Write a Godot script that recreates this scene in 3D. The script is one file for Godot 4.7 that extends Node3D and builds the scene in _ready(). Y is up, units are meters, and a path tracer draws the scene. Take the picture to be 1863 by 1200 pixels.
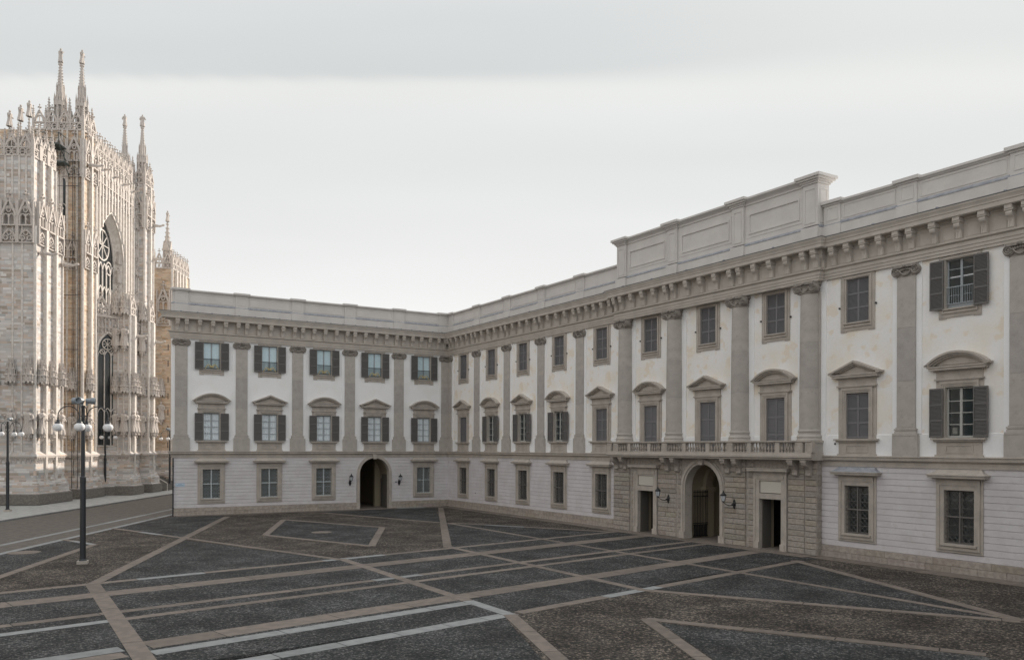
extends Node3D
# Courtyard of a neoclassical palace with a Gothic cathedral across the street.
# World: palace inner corner at the origin, left wing along -x (faces +z), right wing along +z (faces -x).

const UP := Vector3.UP
const BACK := Vector3(0, 0, 1)
var rng := RandomNumberGenerator.new()
var M := {}
var shapes := {}

# ------------------------------------------------------------------ mesh builder
class MB:
	var v := PackedVector3Array()
	var n := PackedVector3Array()
	var c := PackedColorArray()
	var tint := Color.WHITE
	var T := Transform3D.IDENTITY
	func put(a: Vector3, na: Vector3) -> void:
		v.append(a); n.append(na); c.append(tint)
	func tri(a: Vector3, b: Vector3, d: Vector3, out: Vector3) -> void:
		a = T * a; b = T * b; d = T * d
		var nn := (d - a).cross(b - a)
		if nn.length_squared() < 1e-16: return
		nn = nn.normalized()
		if nn.dot(T.basis * out) < 0.0:
			nn = -nn
			put(a, nn); put(d, nn); put(b, nn)
		else:
			put(a, nn); put(b, nn); put(d, nn)
	func q(a: Vector3, b: Vector3, d: Vector3, e: Vector3, out: Vector3) -> void:
		tri(a, b, d, out); tri(a, d, e, out)
	func box(x0: float, x1: float, y0: float, y1: float, z0: float, z1: float, back := true) -> void:
		q(Vector3(x0, y0, z1), Vector3(x0, y1, z1), Vector3(x1, y1, z1), Vector3(x1, y0, z1), Vector3(0, 0, 1))
		if back: q(Vector3(x0, y0, z0), Vector3(x0, y1, z0), Vector3(x1, y1, z0), Vector3(x1, y0, z0), Vector3(0, 0, -1))
		q(Vector3(x0, y0, z0), Vector3(x0, y1, z0), Vector3(x0, y1, z1), Vector3(x0, y0, z1), Vector3(-1, 0, 0))
		q(Vector3(x1, y0, z0), Vector3(x1, y1, z0), Vector3(x1, y1, z1), Vector3(x1, y0, z1), Vector3(1, 0, 0))
		q(Vector3(x0, y1, z0), Vector3(x0, y1, z1), Vector3(x1, y1, z1), Vector3(x1, y1, z0), Vector3(0, 1, 0))
		q(Vector3(x0, y0, z0), Vector3(x0, y0, z1), Vector3(x1, y0, z1), Vector3(x1, y0, z0), Vector3(0, -1, 0))
	# block with its front edges chamfered by ch
	func block(x0: float, x1: float, y0: float, y1: float, z0: float, z1: float, ch: float) -> void:
		var o := [Vector3(x0, y0, z1 - ch), Vector3(x0, y1, z1 - ch), Vector3(x1, y1, z1 - ch), Vector3(x1, y0, z1 - ch)]
		var f := [Vector3(x0 + ch, y0 + ch, z1), Vector3(x0 + ch, y1 - ch, z1), Vector3(x1 - ch, y1 - ch, z1), Vector3(x1 - ch, y0 + ch, z1)]
		var b := [Vector3(x0, y0, z0), Vector3(x0, y1, z0), Vector3(x1, y1, z0), Vector3(x1, y0, z0)]
		var outs := [Vector3(-1, 0, 0), Vector3(0, 1, 0), Vector3(1, 0, 0), Vector3(0, -1, 0)]
		q(f[0], f[1], f[2], f[3], Vector3(0, 0, 1))
		for i in 4:
			var j := (i + 1) % 4
			q(o[i], o[j], f[j], f[i], outs[i] + Vector3(0, 0, 1))
			q(b[i], b[j], o[j], o[i], outs[i])
	func ring(hx: float, y0: float, y1: float, ix: float, j0: float, j1: float, z0: float, z1: float) -> void:
		box(-hx, -ix, y0, y1, z0, z1); box(ix, hx, y0, y1, z0, z1)
		box(-ix, ix, j1, y1, z0, z1)
		if j0 > y0: box(-ix, ix, y0, j0, z0, z1)
	# outline in x,y pushed from z0 to z1
	func prism(poly: PackedVector2Array, z0: float, z1: float, back := false) -> void:
		var mid := Vector2.ZERO
		for p in poly: mid += p / poly.size()
		var cw := Geometry2D.is_polygon_clockwise(poly)
		for i in poly.size():
			var a := poly[i]; var b := poly[(i + 1) % poly.size()]
			var dd := b - a
			var o := Vector2(dd.y, -dd.x) * (-1.0 if cw else 1.0)
			q(Vector3(a.x, a.y, z0), Vector3(b.x, b.y, z0), Vector3(b.x, b.y, z1), Vector3(a.x, a.y, z1), Vector3(o.x, o.y, 0))
		var t := Geometry2D.triangulate_polygon(poly)
		for i in range(0, t.size(), 3):
			var a := poly[t[i]]; var b := poly[t[i + 1]]; var d := poly[t[i + 2]]
			tri(Vector3(a.x, a.y, z1), Vector3(b.x, b.y, z1), Vector3(d.x, d.y, z1), Vector3(0, 0, 1))
			if back: tri(Vector3(a.x, a.y, z0), Vector3(b.x, b.y, z0), Vector3(d.x, d.y, z0), Vector3(0, 0, -1))
	# outline in x,z raised from y0 to y1
	func slab(poly: PackedVector2Array, y0: float, y1: float, bottom := false) -> void:
		var cw := Geometry2D.is_polygon_clockwise(poly)
		if y1 > y0:
			for i in poly.size():
				var a := poly[i]; var b := poly[(i + 1) % poly.size()]
				var dd := b - a
				var o := Vector2(dd.y, -dd.x) * (-1.0 if cw else 1.0)
				q(Vector3(a.x, y0, a.y), Vector3(b.x, y0, b.y), Vector3(b.x, y1, b.y), Vector3(a.x, y1, a.y), Vector3(o.x, 0, o.y))
		var t := Geometry2D.triangulate_polygon(poly)
		for i in range(0, t.size(), 3):
			var a := poly[t[i]]; var b := poly[t[i + 1]]; var d := poly[t[i + 2]]
			tri(Vector3(a.x, y1, a.y), Vector3(b.x, y1, b.y), Vector3(d.x, y1, d.y), Vector3(0, 1, 0))
			if bottom: tri(Vector3(a.x, y0, a.y), Vector3(b.x, y0, b.y), Vector3(d.x, y0, d.y), Vector3(0, -1, 0))
	# moulding: profile of (depth, height) drawn along x; m0, m1 mitre its ends
	func run(prof: Array, s0: float, s1: float, m0 := 0.0, m1 := 0.0, dz := 0.0, caps := false) -> void:
		for i in prof.size() - 1:
			var a: Vector2 = prof[i]; var b: Vector2 = prof[i + 1]
			q(Vector3(s0 + m0 * a.x, a.y, a.x + dz), Vector3(s0 + m0 * b.x, b.y, b.x + dz), Vector3(s1 + m1 * b.x, b.y, b.x + dz), Vector3(s1 + m1 * a.x, a.y, a.x + dz), Vector3(0, a.x - b.x, b.y - a.y))
		if caps:
			var poly := PackedVector2Array()
			for p in prof: poly.append(p)
			var t := Geometry2D.triangulate_polygon(poly)
			for i in range(0, t.size(), 3):
				for k in 2:
					var s := s0 if k == 0 else s1
					tri(Vector3(s, poly[t[i]].y, poly[t[i]].x + dz), Vector3(s, poly[t[i + 1]].y, poly[t[i + 1]].x + dz), Vector3(s, poly[t[i + 2]].y, poly[t[i + 2]].x + dz), Vector3(-1 if k == 0 else 1, 0, 0))
	# the same profile turned round a corner at s: side +1 or -1, from depth +dz back to depth
	func turn(prof: Array, s: float, side: float, dz: float) -> void:
		for i in prof.size() - 1:
			var a: Vector2 = prof[i]; var b: Vector2 = prof[i + 1]
			q(Vector3(s + side * a.x, a.y, a.x + dz), Vector3(s + side * b.x, b.y, b.x + dz), Vector3(s + side * b.x, b.y, b.x), Vector3(s + side * a.x, a.y, a.x), Vector3(side * (b.y - a.y), a.x - b.x, 0))
	# smooth surface of revolution about y; profile of (radius, height)
	func lathe(prof: Array, at: Vector3, segs := 16, a0 := 0.0, a1 := TAU, flat := false) -> void:
		for i in prof.size() - 1:
			var p: Vector2 = prof[i]; var r: Vector2 = prof[i + 1]
			var d := r - p
			if d.length_squared() < 1e-10: continue
			var sl := Vector2(d.y, -d.x).normalized()
			for k in segs:
				var t0 := a0 + (a1 - a0) * k / segs; var t1 := a0 + (a1 - a0) * (k + 1) / segs
				var u0 := Vector3(cos(t0), 0, sin(t0)); var u1 := Vector3(cos(t1), 0, sin(t1))
				var P := [at + u0 * p.x + Vector3(0, p.y, 0), at + u0 * r.x + Vector3(0, r.y, 0), at + u1 * r.x + Vector3(0, r.y, 0), at + u1 * p.x + Vector3(0, p.y, 0)]
				if flat:
					q(P[0], P[1], P[2], P[3], (u0 + u1) * sl.x * 0.5 + Vector3(0, sl.y, 0)); continue
				var n0 := T.basis * (u0 * sl.x + Vector3(0, sl.y, 0)); var n1 := T.basis * (u1 * sl.x + Vector3(0, sl.y, 0))
				for w in [[0, 1, 2], [0, 2, 3]]:
					var A: Vector3 = T * P[w[0]]; var B: Vector3 = T * P[w[1]]; var D: Vector3 = T * P[w[2]]
					var N := [n0, n0, n1, n1]
					var nn := (D - A).cross(B - A)
					if nn.length_squared() < 1e-18: continue
					if nn.dot(n0 + n1) < 0.0:
						put(A, N[w[0]].normalized()); put(D, N[w[2]].normalized()); put(B, N[w[1]].normalized())
					else:
						put(A, N[w[0]].normalized()); put(B, N[w[1]].normalized()); put(D, N[w[2]].normalized())
	func tube(path: Array, r: float, segs := 6, r2 := -1.0) -> void:
		var last := []
		for i in path.size():
			var p: Vector3 = path[i]
			var d: Vector3 = (path[mini(i + 1, path.size() - 1)] - path[maxi(i - 1, 0)]).normalized()
			var side := d.cross(Vector3.UP if absf(d.y) < 0.95 else Vector3.RIGHT).normalized()
			var up := side.cross(d)
			var rr := r if r2 < 0.0 else lerpf(r, r2, float(i) / (path.size() - 1))
			var ringp := []
			for k in segs:
				var t := TAU * k / segs
				ringp.append(p + (side * cos(t) + up * sin(t)) * rr)
			if i > 0:
				for k in segs:
					var k2 := (k + 1) % segs
					q(last[k], ringp[k], ringp[k2], last[k2], ringp[k] + ringp[k2] - p * 2.0)
			if i == 0 or i == path.size() - 1:
				for k in range(1, segs - 1): tri(ringp[0], ringp[k], ringp[k + 1], -d if i == 0 else d)
			last = ringp
	func ball(at: Vector3, r: Vector3, segs := 10, rings := 6) -> void:
		var prof := []
		for i in rings + 1:
			var t := -PI / 2 + PI * i / rings
			prof.append(Vector2(cos(t), sin(t)))
		var keep := T
		T = T * Transform3D(Basis().scaled(r), at)
		lathe(prof, Vector3.ZERO, segs)
		T = keep
	func mesh(m: Material) -> ArrayMesh:
		var arr := []
		arr.resize(Mesh.ARRAY_MAX)
		arr[Mesh.ARRAY_VERTEX] = v; arr[Mesh.ARRAY_NORMAL] = n; arr[Mesh.ARRAY_COLOR] = c
		var am := ArrayMesh.new()
		am.add_surface_from_arrays(Mesh.PRIMITIVE_TRIANGLES, arr)
		am.surface_set_material(0, m)
		return am

# ------------------------------------------------------------------ nodes
func obj(called: String, mesh: Mesh, parent: Node, at := Transform3D.IDENTITY) -> MeshInstance3D:
	var o := MeshInstance3D.new()
	o.name = called; o.mesh = mesh; o.transform = at
	parent.add_child(o, true)
	return o

func thing(called: String, label: String, category: String, at := Transform3D.IDENTITY, group := "") -> Node3D:
	var o := Node3D.new()
	o.name = called; o.transform = at
	add_child(o, true)
	tag(o, label, category, group)
	return o

func tag(o: Node, label: String, category: String, group := "") -> void:
	o.set_meta("label", label); o.set_meta("category", category)
	if group: o.set_meta("group", group)

func struct(called: String, mesh: Mesh) -> MeshInstance3D:
	var o := obj(called, mesh, self)
	o.set_meta("kind", "structure")
	return o

func at3(x: float, y: float, z: float, turn := 0.0) -> Transform3D:
	return Transform3D(Basis(UP, turn), Vector3(x, y, z))

# ------------------------------------------------------------------ computed textures (what surfaces are made of)
func noise(kind: int, freq: float, octaves: int, sd: int) -> FastNoiseLite:
	var f := FastNoiseLite.new()
	f.noise_type = kind; f.frequency = freq; f.fractal_octaves = octaves; f.seed = sd
	f.fractal_type = FastNoiseLite.FRACTAL_FBM if octaves > 1 else FastNoiseLite.FRACTAL_NONE
	return f

func srgb(x: float) -> int:
	x = clampf(x, 0.0, 1.0)
	return int(255.0 * (12.92 * x if x < 0.0031308 else 1.055 * pow(x, 1.0 / 2.4) - 0.055))

# colours blend with a coarse noise; a fine noise adds grain. c0, c1 are linear.
func patchy(c0: Color, c1: Color, coarse: float, bias: float, contrast: float, grain: float, sd: int, size := 512, fine := 0.12, second := Color(0, 0, 0, 0), second_at := 0.7) -> ImageTexture:
	var a := noise(FastNoiseLite.TYPE_SIMPLEX_SMOOTH, coarse, 4, sd).get_seamless_image(size, size).get_data()
	var b := noise(FastNoiseLite.TYPE_SIMPLEX_SMOOTH, fine, 3, sd + 7).get_seamless_image(size, size).get_data()
	var d := noise(FastNoiseLite.TYPE_SIMPLEX_SMOOTH, coarse * 2.3, 4, sd + 13).get_seamless_image(size, size).get_data()
	var lut := PackedByteArray()
	lut.resize(1024)
	for i in 1024: lut[i] = srgb(i / 1023.0)
	var out := PackedByteArray()
	out.resize(size * size * 3)
	for i in size * size:
		var t := clampf((a[i] / 255.0 - bias) * contrast + 0.5, 0.0, 1.0)
		var k := 1.0 + (b[i] / 255.0 - 0.5) * grain
		var cc := c0.lerp(c1, t)
		if second.a > 0.0:
			cc = cc.lerp(second, clampf((d[i] / 255.0 - second_at) * 7.0, 0.0, 1.0) * second.a)
		out[i * 3] = lut[clampi(int(cc.r * k * 1023.0), 0, 1023)]
		out[i * 3 + 1] = lut[clampi(int(cc.g * k * 1023.0), 0, 1023)]
		out[i * 3 + 2] = lut[clampi(int(cc.b * k * 1023.0), 0, 1023)]
	return ImageTexture.create_from_image(Image.create_from_data(size, size, false, Image.FORMAT_RGB8, out))

# surface with a world-aligned (or own-axes) texture that repeats every `metres`
func surf(tex: Texture2D, metres: float, rough: float, bump: Texture2D = null, depth := 0.0, world := true) -> StandardMaterial3D:
	var m := StandardMaterial3D.new()
	m.albedo_texture = tex
	m.roughness = rough
	m.uv1_triplanar = true
	m.uv1_world_triplanar = world
	m.uv1_scale = Vector3.ONE / metres
	m.uv1_triplanar_sharpness = 4.0
	m.vertex_color_use_as_albedo = true
	m.metallic_specular = 0.35
	if bump:
		m.heightmap_enabled = true
		m.heightmap_texture = bump
		m.heightmap_scale = depth
	return m

func plain(c: Color, rough: float, metal := 0.0) -> StandardMaterial3D:
	var m := StandardMaterial3D.new()
	m.albedo_color = c.linear_to_srgb()
	m.roughness = rough; m.metallic = metal
	m.vertex_color_use_as_albedo = true
	return m

# small stones set close together: tone per stone, dark joints, and a height picture
func cobbles(size: int, per_side: float, sd: int) -> Array:
	var f := noise(FastNoiseLite.TYPE_CELLULAR, per_side / size, 1, sd)
	f.cellular_jitter = 0.85
	f.cellular_distance_function = FastNoiseLite.DISTANCE_EUCLIDEAN
	f.cellular_return_type = FastNoiseLite.RETURN_CELL_VALUE
	var cell := f.get_seamless_image(size, size, false, false, 0.04).get_data()
	f.cellular_return_type = FastNoiseLite.RETURN_DISTANCE2_SUB
	var gap := f.get_seamless_image(size, size, false, false, 0.04).get_data()
	var big := noise(FastNoiseLite.TYPE_SIMPLEX_SMOOTH, 5.0 / size, 4, sd + 3).get_seamless_image(size, size).get_data()
	var out := PackedByteArray(); out.resize(size * size * 3)
	var hh := PackedByteArray(); hh.resize(size * size)
	for i in size * size:
		var e := clampf(gap[i] / 95.0, 0.0, 1.0)
		var t := cell[i] / 255.0
		var k := (0.50 + 0.42 * t + 0.40 * t * t * t * t) * (0.60 + 0.40 * e) * (0.72 + 0.56 * big[i] / 255.0)
		var g := int(clampf(k * 205.0, 0.0, 255.0))
		out[i * 3] = mini(255, g + int((t - 0.5) * 14.0)); out[i * 3 + 1] = g; out[i * 3 + 2] = maxi(0, g - int((t - 0.5) * 10.0))
		hh[i] = int(255.0 * minf(1.0, e * 1.3) * (0.75 + 0.25 * t))
	return [ImageTexture.create_from_image(Image.create_from_data(size, size, false, Image.FORMAT_RGB8, out)), ImageTexture.create_from_image(Image.create_from_data(size, size, false, Image.FORMAT_L8, hh))]

# courses of marble in mixed tones (too small in view to be picked apart)
func marble_courses(sd: int) -> ImageTexture:
	var size := 1024
	var im := Image.create(size, size, false, Image.FORMAT_RGB8)
	var r := RandomNumberGenerator.new()
	r.seed = sd
	var tones := [Color(0.62, 0.59, 0.565), Color(0.69, 0.665, 0.645), Color(0.58, 0.51, 0.47), Color(0.53, 0.525, 0.525), Color(0.66, 0.595, 0.55), Color(0.46, 0.40, 0.345), Color(0.62, 0.58, 0.555), Color(0.66, 0.63, 0.615), Color(0.60, 0.59, 0.585), Color(0.66, 0.55, 0.47), Color(0.70, 0.69, 0.68), Color(0.74, 0.72, 0.70)]
	var y := 0
	while y < size:
		var h: int = r.randi_range(13, 27)
		if y + h > size - 13: h = size - y
		var x: int = -r.randi_range(0, 60)
		while x < size:
			var w: int = r.randi_range(36, 130)
			var c: Color = tones[r.randi() % tones.size()] * r.randf_range(0.88, 1.1)
			im.fill_rect(Rect2i(x, y, w, h), Color(c.r * 0.72, c.g * 0.72, c.b * 0.72).linear_to_srgb())
			im.fill_rect(Rect2i(x, y, w - 1, h - 1), c.linear_to_srgb())
			for s in r.randi_range(0, 3):
				var cc := c * r.randf_range(0.86, 1.08)
				im.fill_rect(Rect2i(x + r.randi_range(0, w), y + r.randi_range(1, h - 4), r.randi_range(10, 50), r.randi_range(2, 4)), cc.linear_to_srgb())
			x += w
		y += h
	return ImageTexture.create_from_image(im)

func materials() -> void:
	M.plaster = surf(patchy(Color(0.845, 0.835, 0.825), Color(0.825, 0.785, 0.72), 0.009, 0.58, 2.6, 0.05, 11, 512, 0.12, Color(0.78, 0.675, 0.53, 0.6), 0.61), 11.0, 0.9)
	M.plaster_grey = surf(patchy(Color(0.86, 0.865, 0.875), Color(0.83, 0.83, 0.825), 0.012, 0.55, 2.4, 0.05, 17), 10.0, 0.9)
	M.ashlar = surf(patchy(Color(0.655, 0.632, 0.650), Color(0.61, 0.585, 0.598), 0.012, 0.5, 2.6, 0.06, 23, 512, 0.12, Color(0.55, 0.53, 0.53, 0.5), 0.68), 9.0, 0.9)
	M.stone = surf(patchy(Color(0.465, 0.434, 0.40), Color(0.42, 0.39, 0.36), 0.014, 0.5, 2.0, 0.10, 31, 512, 0.1, Color(0.345, 0.32, 0.295, 0.55), 0.68), 5.0, 0.85)
	M.trim = surf(patchy(Color(0.475, 0.434, 0.39), Color(0.41, 0.374, 0.336), 0.012, 0.5, 2.6, 0.12, 37, 512, 0.1, Color(0.36, 0.33, 0.30, 0.5), 0.68), 5.0, 0.85)
	M.entab = surf(patchy(Color(0.515, 0.475, 0.43), Color(0.465, 0.428, 0.388), 0.012, 0.5, 2.6, 0.07, 41), 7.0, 0.88)
	M.parapet = surf(patchy(Color(0.635, 0.61, 0.585), Color(0.585, 0.56, 0.54), 0.010, 0.5, 1.8, 0.05, 43, 512, 0.12, Color(0.57, 0.545, 0.53, 0.4), 0.68), 9.0, 0.9)
	M.plinth = surf(patchy(Color(0.42, 0.375, 0.335), Color(0.34, 0.30, 0.27), 0.016, 0.5, 3.2, 0.2, 47, 512, 0.1, Color(0.26, 0.225, 0.20, 0.6), 0.68), 3.0, 0.85)
	M.rustic = surf(patchy(Color(0.415, 0.375, 0.34), Color(0.345, 0.31, 0.28), 0.02, 0.5, 3.0, 0.26, 53, 512, 0.1, Color(0.25, 0.21, 0.18, 0.6), 0.66), 2.6, 0.85)
	M.lead = surf(patchy(Color(0.27, 0.285, 0.32), Color(0.36, 0.37, 0.40), 0.02, 0.5, 4.0, 0.25, 59, 256), 2.0, 0.6)
	M.gutter = plain(Color(0.10, 0.105, 0.11), 0.6)  # darker than the lead: the gutter's shadow line is put into the colour
	M.capital = surf(patchy(Color(0.33, 0.30, 0.27), Color(0.27, 0.245, 0.22), 0.02, 0.5, 3.0, 0.2, 61, 256), 1.5, 0.85)
	var granite := patchy(Color(0.232, 0.196, 0.170), Color(0.19, 0.162, 0.143), 0.012, 0.5, 3.0, 0.22, 67, 512, 0.2, Color(0.20, 0.17, 0.155, 0.5), 0.66)
	M.granite = surf(granite, 3.5, 0.75)
	var grey := patchy(Color(0.31, 0.32, 0.325), Color(0.265, 0.27, 0.275), 0.012, 0.5, 3.0, 0.2, 71, 512, 0.2)
	M.grey_granite = surf(grey, 3.5, 0.72)
	var cb := cobbles(2048, 215.0, 5)
	M.cobble_dark = surf(cb[0], 13.0, 0.75, cb[1], 2.0)
	M.cobble_dark.albedo_color = Color(0.205, 0.211, 0.216).linear_to_srgb()
	M.cobble_brown = surf(cb[0], 14.3, 0.78, cb[1], 2.0)
	M.cobble_brown.albedo_color = Color(0.295, 0.255, 0.222).linear_to_srgb()
	M.road = surf(patchy(Color(0.165, 0.148, 0.13), Color(0.125, 0.112, 0.10), 0.02, 0.5, 3.0, 0.3, 73, 512, 0.25), 6.0, 0.8)
	M.pavement = surf(patchy(Color(0.46, 0.465, 0.455), Color(0.38, 0.385, 0.375), 0.012, 0.5, 3.0, 0.2, 79, 512, 0.2), 5.0, 0.8)
	M.shutter = plain(Color(0.17, 0.168, 0.175), 0.6)
	M.shutter_open = plain(Color(0.13, 0.124, 0.12), 0.6)
	M.iron = plain(Color(0.035, 0.036, 0.038), 0.5, 0.4)
	M.lamp_iron = plain(Color(0.05, 0.054, 0.06), 0.45, 0.5)
	M.lattice_pale = plain(Color(0.42, 0.46, 0.47), 0.5)
	M.cross_pale = plain(Color(0.50, 0.55, 0.57), 0.5)
	M.lattice_dark = plain(Color(0.14, 0.132, 0.125), 0.6)
	M.sash = plain(Color(0.42, 0.42, 0.40), 0.6)
	M.sash_grey = plain(Color(0.33, 0.36, 0.38), 0.6)
	M.curtain = surf(patchy(Color(0.86, 0.91, 0.94), Color(0.76, 0.84, 0.89), 0.02, 0.5, 2.5, 0.05, 83, 256), 1.3, 0.9)
	M.sky_tint_blind = surf(patchy(Color(0.68, 0.84, 0.90), Color(0.63, 0.80, 0.87), 0.02, 0.5, 2.5, 0.05, 85, 256), 1.3, 0.9)  # cloth coloured pale blue to carry the sky reflected in the panes
	M.gold = plain(Color(0.62, 0.50, 0.22), 0.5)
	M.board = plain(Color(0.56, 0.53, 0.47), 0.8)
	M.inside = plain(Color(0.33, 0.28, 0.20), 0.9)
	M.inside_dark = plain(Color(0.10, 0.095, 0.09), 0.9)
	M.room = plain(Color(0.06, 0.06, 0.06), 0.95)
	M.door = plain(Color(0.11, 0.10, 0.09), 0.6)
	M.red = plain(Color(0.07, 0.012, 0.014), 0.6)
	var g := StandardMaterial3D.new()
	g.transparency = BaseMaterial3D.TRANSPARENCY_ALPHA
	g.albedo_color = Color(0.55, 0.62, 0.66, 0.06)
	g.roughness = 0.03
	M.glass = g
	var gd := g.duplicate()
	gd.albedo_color = Color(0.27, 0.32, 0.33, 0.42)
	gd.metallic_specular = 0.7
	M.glass_dark = gd
	M.globe = plain(Color(0.86, 0.87, 0.89), 0.4)
	M.globe.backlight_enabled = true
	M.globe.backlight = Color(0.6, 0.6, 0.6)
	M.sign = plain(Color(0.50, 0.60, 0.70), 0.5)
	M.sign_mark = plain(Color(0.16, 0.28, 0.45), 0.5)
	var mc := marble_courses(3)
	M.gold.metallic = 0.0
	M.marble = surf(mc, 9.0, 0.75, null, 0.0, false)
	M.marble.albedo_color = Color(0.90, 0.90, 0.90).linear_to_srgb()
	M.marble_rib = surf(patchy(Color(0.70, 0.668, 0.635), Color(0.60, 0.565, 0.53), 0.014, 0.5, 3.0, 0.12, 89, 512, 0.1, Color(0.50, 0.435, 0.375, 0.6), 0.64), 4.0, 0.75)
	M.marble_bounce_tint = surf(mc, 7.3, 0.75, null, 0.0, false)
	M.marble_bounce_tint.albedo_color = Color(0.88, 0.755, 0.615).linear_to_srgb()  # copy of the marble with warm bounce light tinted into its colour
	M.carving = surf(patchy(Color(0.62, 0.575, 0.54), Color(0.50, 0.46, 0.43), 0.03, 0.5, 3.0, 0.2, 97, 512, 0.1, Color(0.36, 0.33, 0.305, 0.8), 0.62), 2.0, 0.8)
	M.marble_base = surf(patchy(Color(0.23, 0.215, 0.195), Color(0.17, 0.16, 0.15), 0.02, 0.5, 3.0, 0.3, 101, 512, 0.1), 3.0, 0.8)
	M.church_glass = plain(Color(0.030, 0.038, 0.042), 0.15)
	M.platform = plain(Color(0.07, 0.085, 0.08), 0.7)

# ------------------------------------------------------------------ light and lens
func sky_picture() -> ImageTexture:
	var w := 1024
	var h := 512
	var im := Image.create(w, h, false, Image.FORMAT_RGBF)
	var streak := noise(FastNoiseLite.TYPE_SIMPLEX_SMOOTH, 1.0, 4, 22)
	for j in h:
		var el := 90.0 - 180.0 * (j + 0.5) / h
		for i in w:
			var az := TAU * (i + 0.5) / w - PI / 2
			var d := Vector3(cos(az), 0, sin(az))
			var k := Color(0.60, 0.60, 0.59)
			if el > -2.0:
				var y := sin(deg_to_rad(el))
				var c := cos(deg_to_rad(el))
				# the cloud bank ends in a straight edge far off, across the line of sight
				var fw := (d.x * 0.5205 - d.z * 0.8539) * c
				var sd := (d.x * 0.8539 + d.z * 0.5205) * c
				var u := y / maxf(fw, 0.05)
				var st := streak.get_noise_3d(sd / maxf(fw, 0.3) * 0.9, u * 7.0, 0.0) if fw > 0.0 else streak.get_noise_3d(d.x * 1.3, el * 0.16, d.z * 1.3)
				var lat := sd / maxf(fw, 0.05)
				var low := Color(0.865, 0.868, 0.855).lerp(Color(0.735, 0.746, 0.744), smoothstep(0.10, 0.36, u))
				low = low.lerp(Color(0.765, 0.775, 0.76), smoothstep(0.38, 0.43, u))
				var high := Color(0.635, 0.657, 0.658).lerp(Color(0.66, 0.678, 0.68), smoothstep(0.44, 0.56, u))
				var edge := 0.4385 + 0.03 * smoothstep(0.05, 0.6, lat) + st * 0.003
				var soft := lerpf(0.004, 0.03, smoothstep(-0.2, 0.5, lat))
				high = high.lerp(low, 0.55 * smoothstep(0.0, 0.5, lat))
				k = low.lerp(high, smoothstep(edge - soft, edge + soft, u)) if fw > 0.0 else high
				k *= 1.0 + st * 0.045
				k = k.lerp(Color(0.875, 0.885, 0.88) * (1.0 + st * 0.10), smoothstep(0.56, 0.72, u) if fw > 0.0 else 1.0)
			im.set_pixel(i, j, k)
	return ImageTexture.create_from_image(im)

func light_and_lens() -> void:
	var cam := Camera3D.new()
	cam.name = "camera"
	cam.near = 0.1
	cam.far = 900.0
	cam.projection = Camera3D.PROJECTION_FRUSTUM
	cam.keep_aspect = Camera3D.KEEP_HEIGHT
	cam.size = 0.1 * 1200.0 / 1531.13
	cam.frustum_offset = Vector2(0, 0.1 * 214.56 / 1531.13)
	cam.transform = Transform3D(Basis(UP, -0.54739) * Basis(BACK, 0.00326), Vector3(-34.853, 5.295, 68.331))
	add_child(cam)
	var e := Environment.new()
	e.background_mode = Environment.BG_SKY
	var ps := PanoramaSkyMaterial.new()
	ps.panorama = sky_picture()
	e.sky = Sky.new()
	e.sky.sky_material = ps
	e.tonemap_mode = Environment.TONE_MAPPER_LINEAR
	e.tonemap_exposure = 1.08
	e.sdfgi_enabled = true
	e.ssao_enabled = true
	e.ssil_enabled = true
	var we := WorldEnvironment.new()
	we.name = "world_environment"
	we.environment = e
	add_child(we)
	var sun := DirectionalLight3D.new()
	sun.name = "sun"
	sun.light_energy = 1.6
	sun.light_color = Color(1.0, 0.945, 0.88)
	sun.light_angular_distance = 0.6
	sun.shadow_enabled = true
	add_child(sun)
	sun.look_at_from_position(Vector3.ZERO, -Vector3(0.86, 0.37, -0.36).normalized(), UP)

# ------------------------------------------------------------------ palace
const LEFT_END := -23.567
const AX := 32.84                     # axis of the portal
const DIR_A := Vector2(0.47, -0.8827) # the street, going away
const PIL_R := [5.45, 10.43, 15.41, 20.38, 45.29, 50.27, 55.25, 60.2]
const COL_R := [25.57, 30.21, 35.47, 40.11]
const WIN_R := [2.95, 7.88, 12.80, 17.76, 22.83, 27.86, 32.84, 37.79, 42.73, 47.72, 52.7, 57.7]
const PIL_L := [-4.91, -9.42, -13.92, -18.43, -22.97]
const WIN_L := [-20.71, -16.2, -11.66, -7.14, -2.47]
var palace: Node3D
var RW := Transform3D(Basis(Vector3.UP, -PI / 2), Vector3.ZERO)   # right wing: x runs along world z, z points into the court

func rw(s: float, y := 0.0, d := 0.0) -> Transform3D:
	return Transform3D(RW.basis, Vector3(-d, y, s))
func lw(s: float, y := 0.0, d := 0.0) -> Transform3D:
	return Transform3D(Basis.IDENTITY, Vector3(s, y, d))

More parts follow.
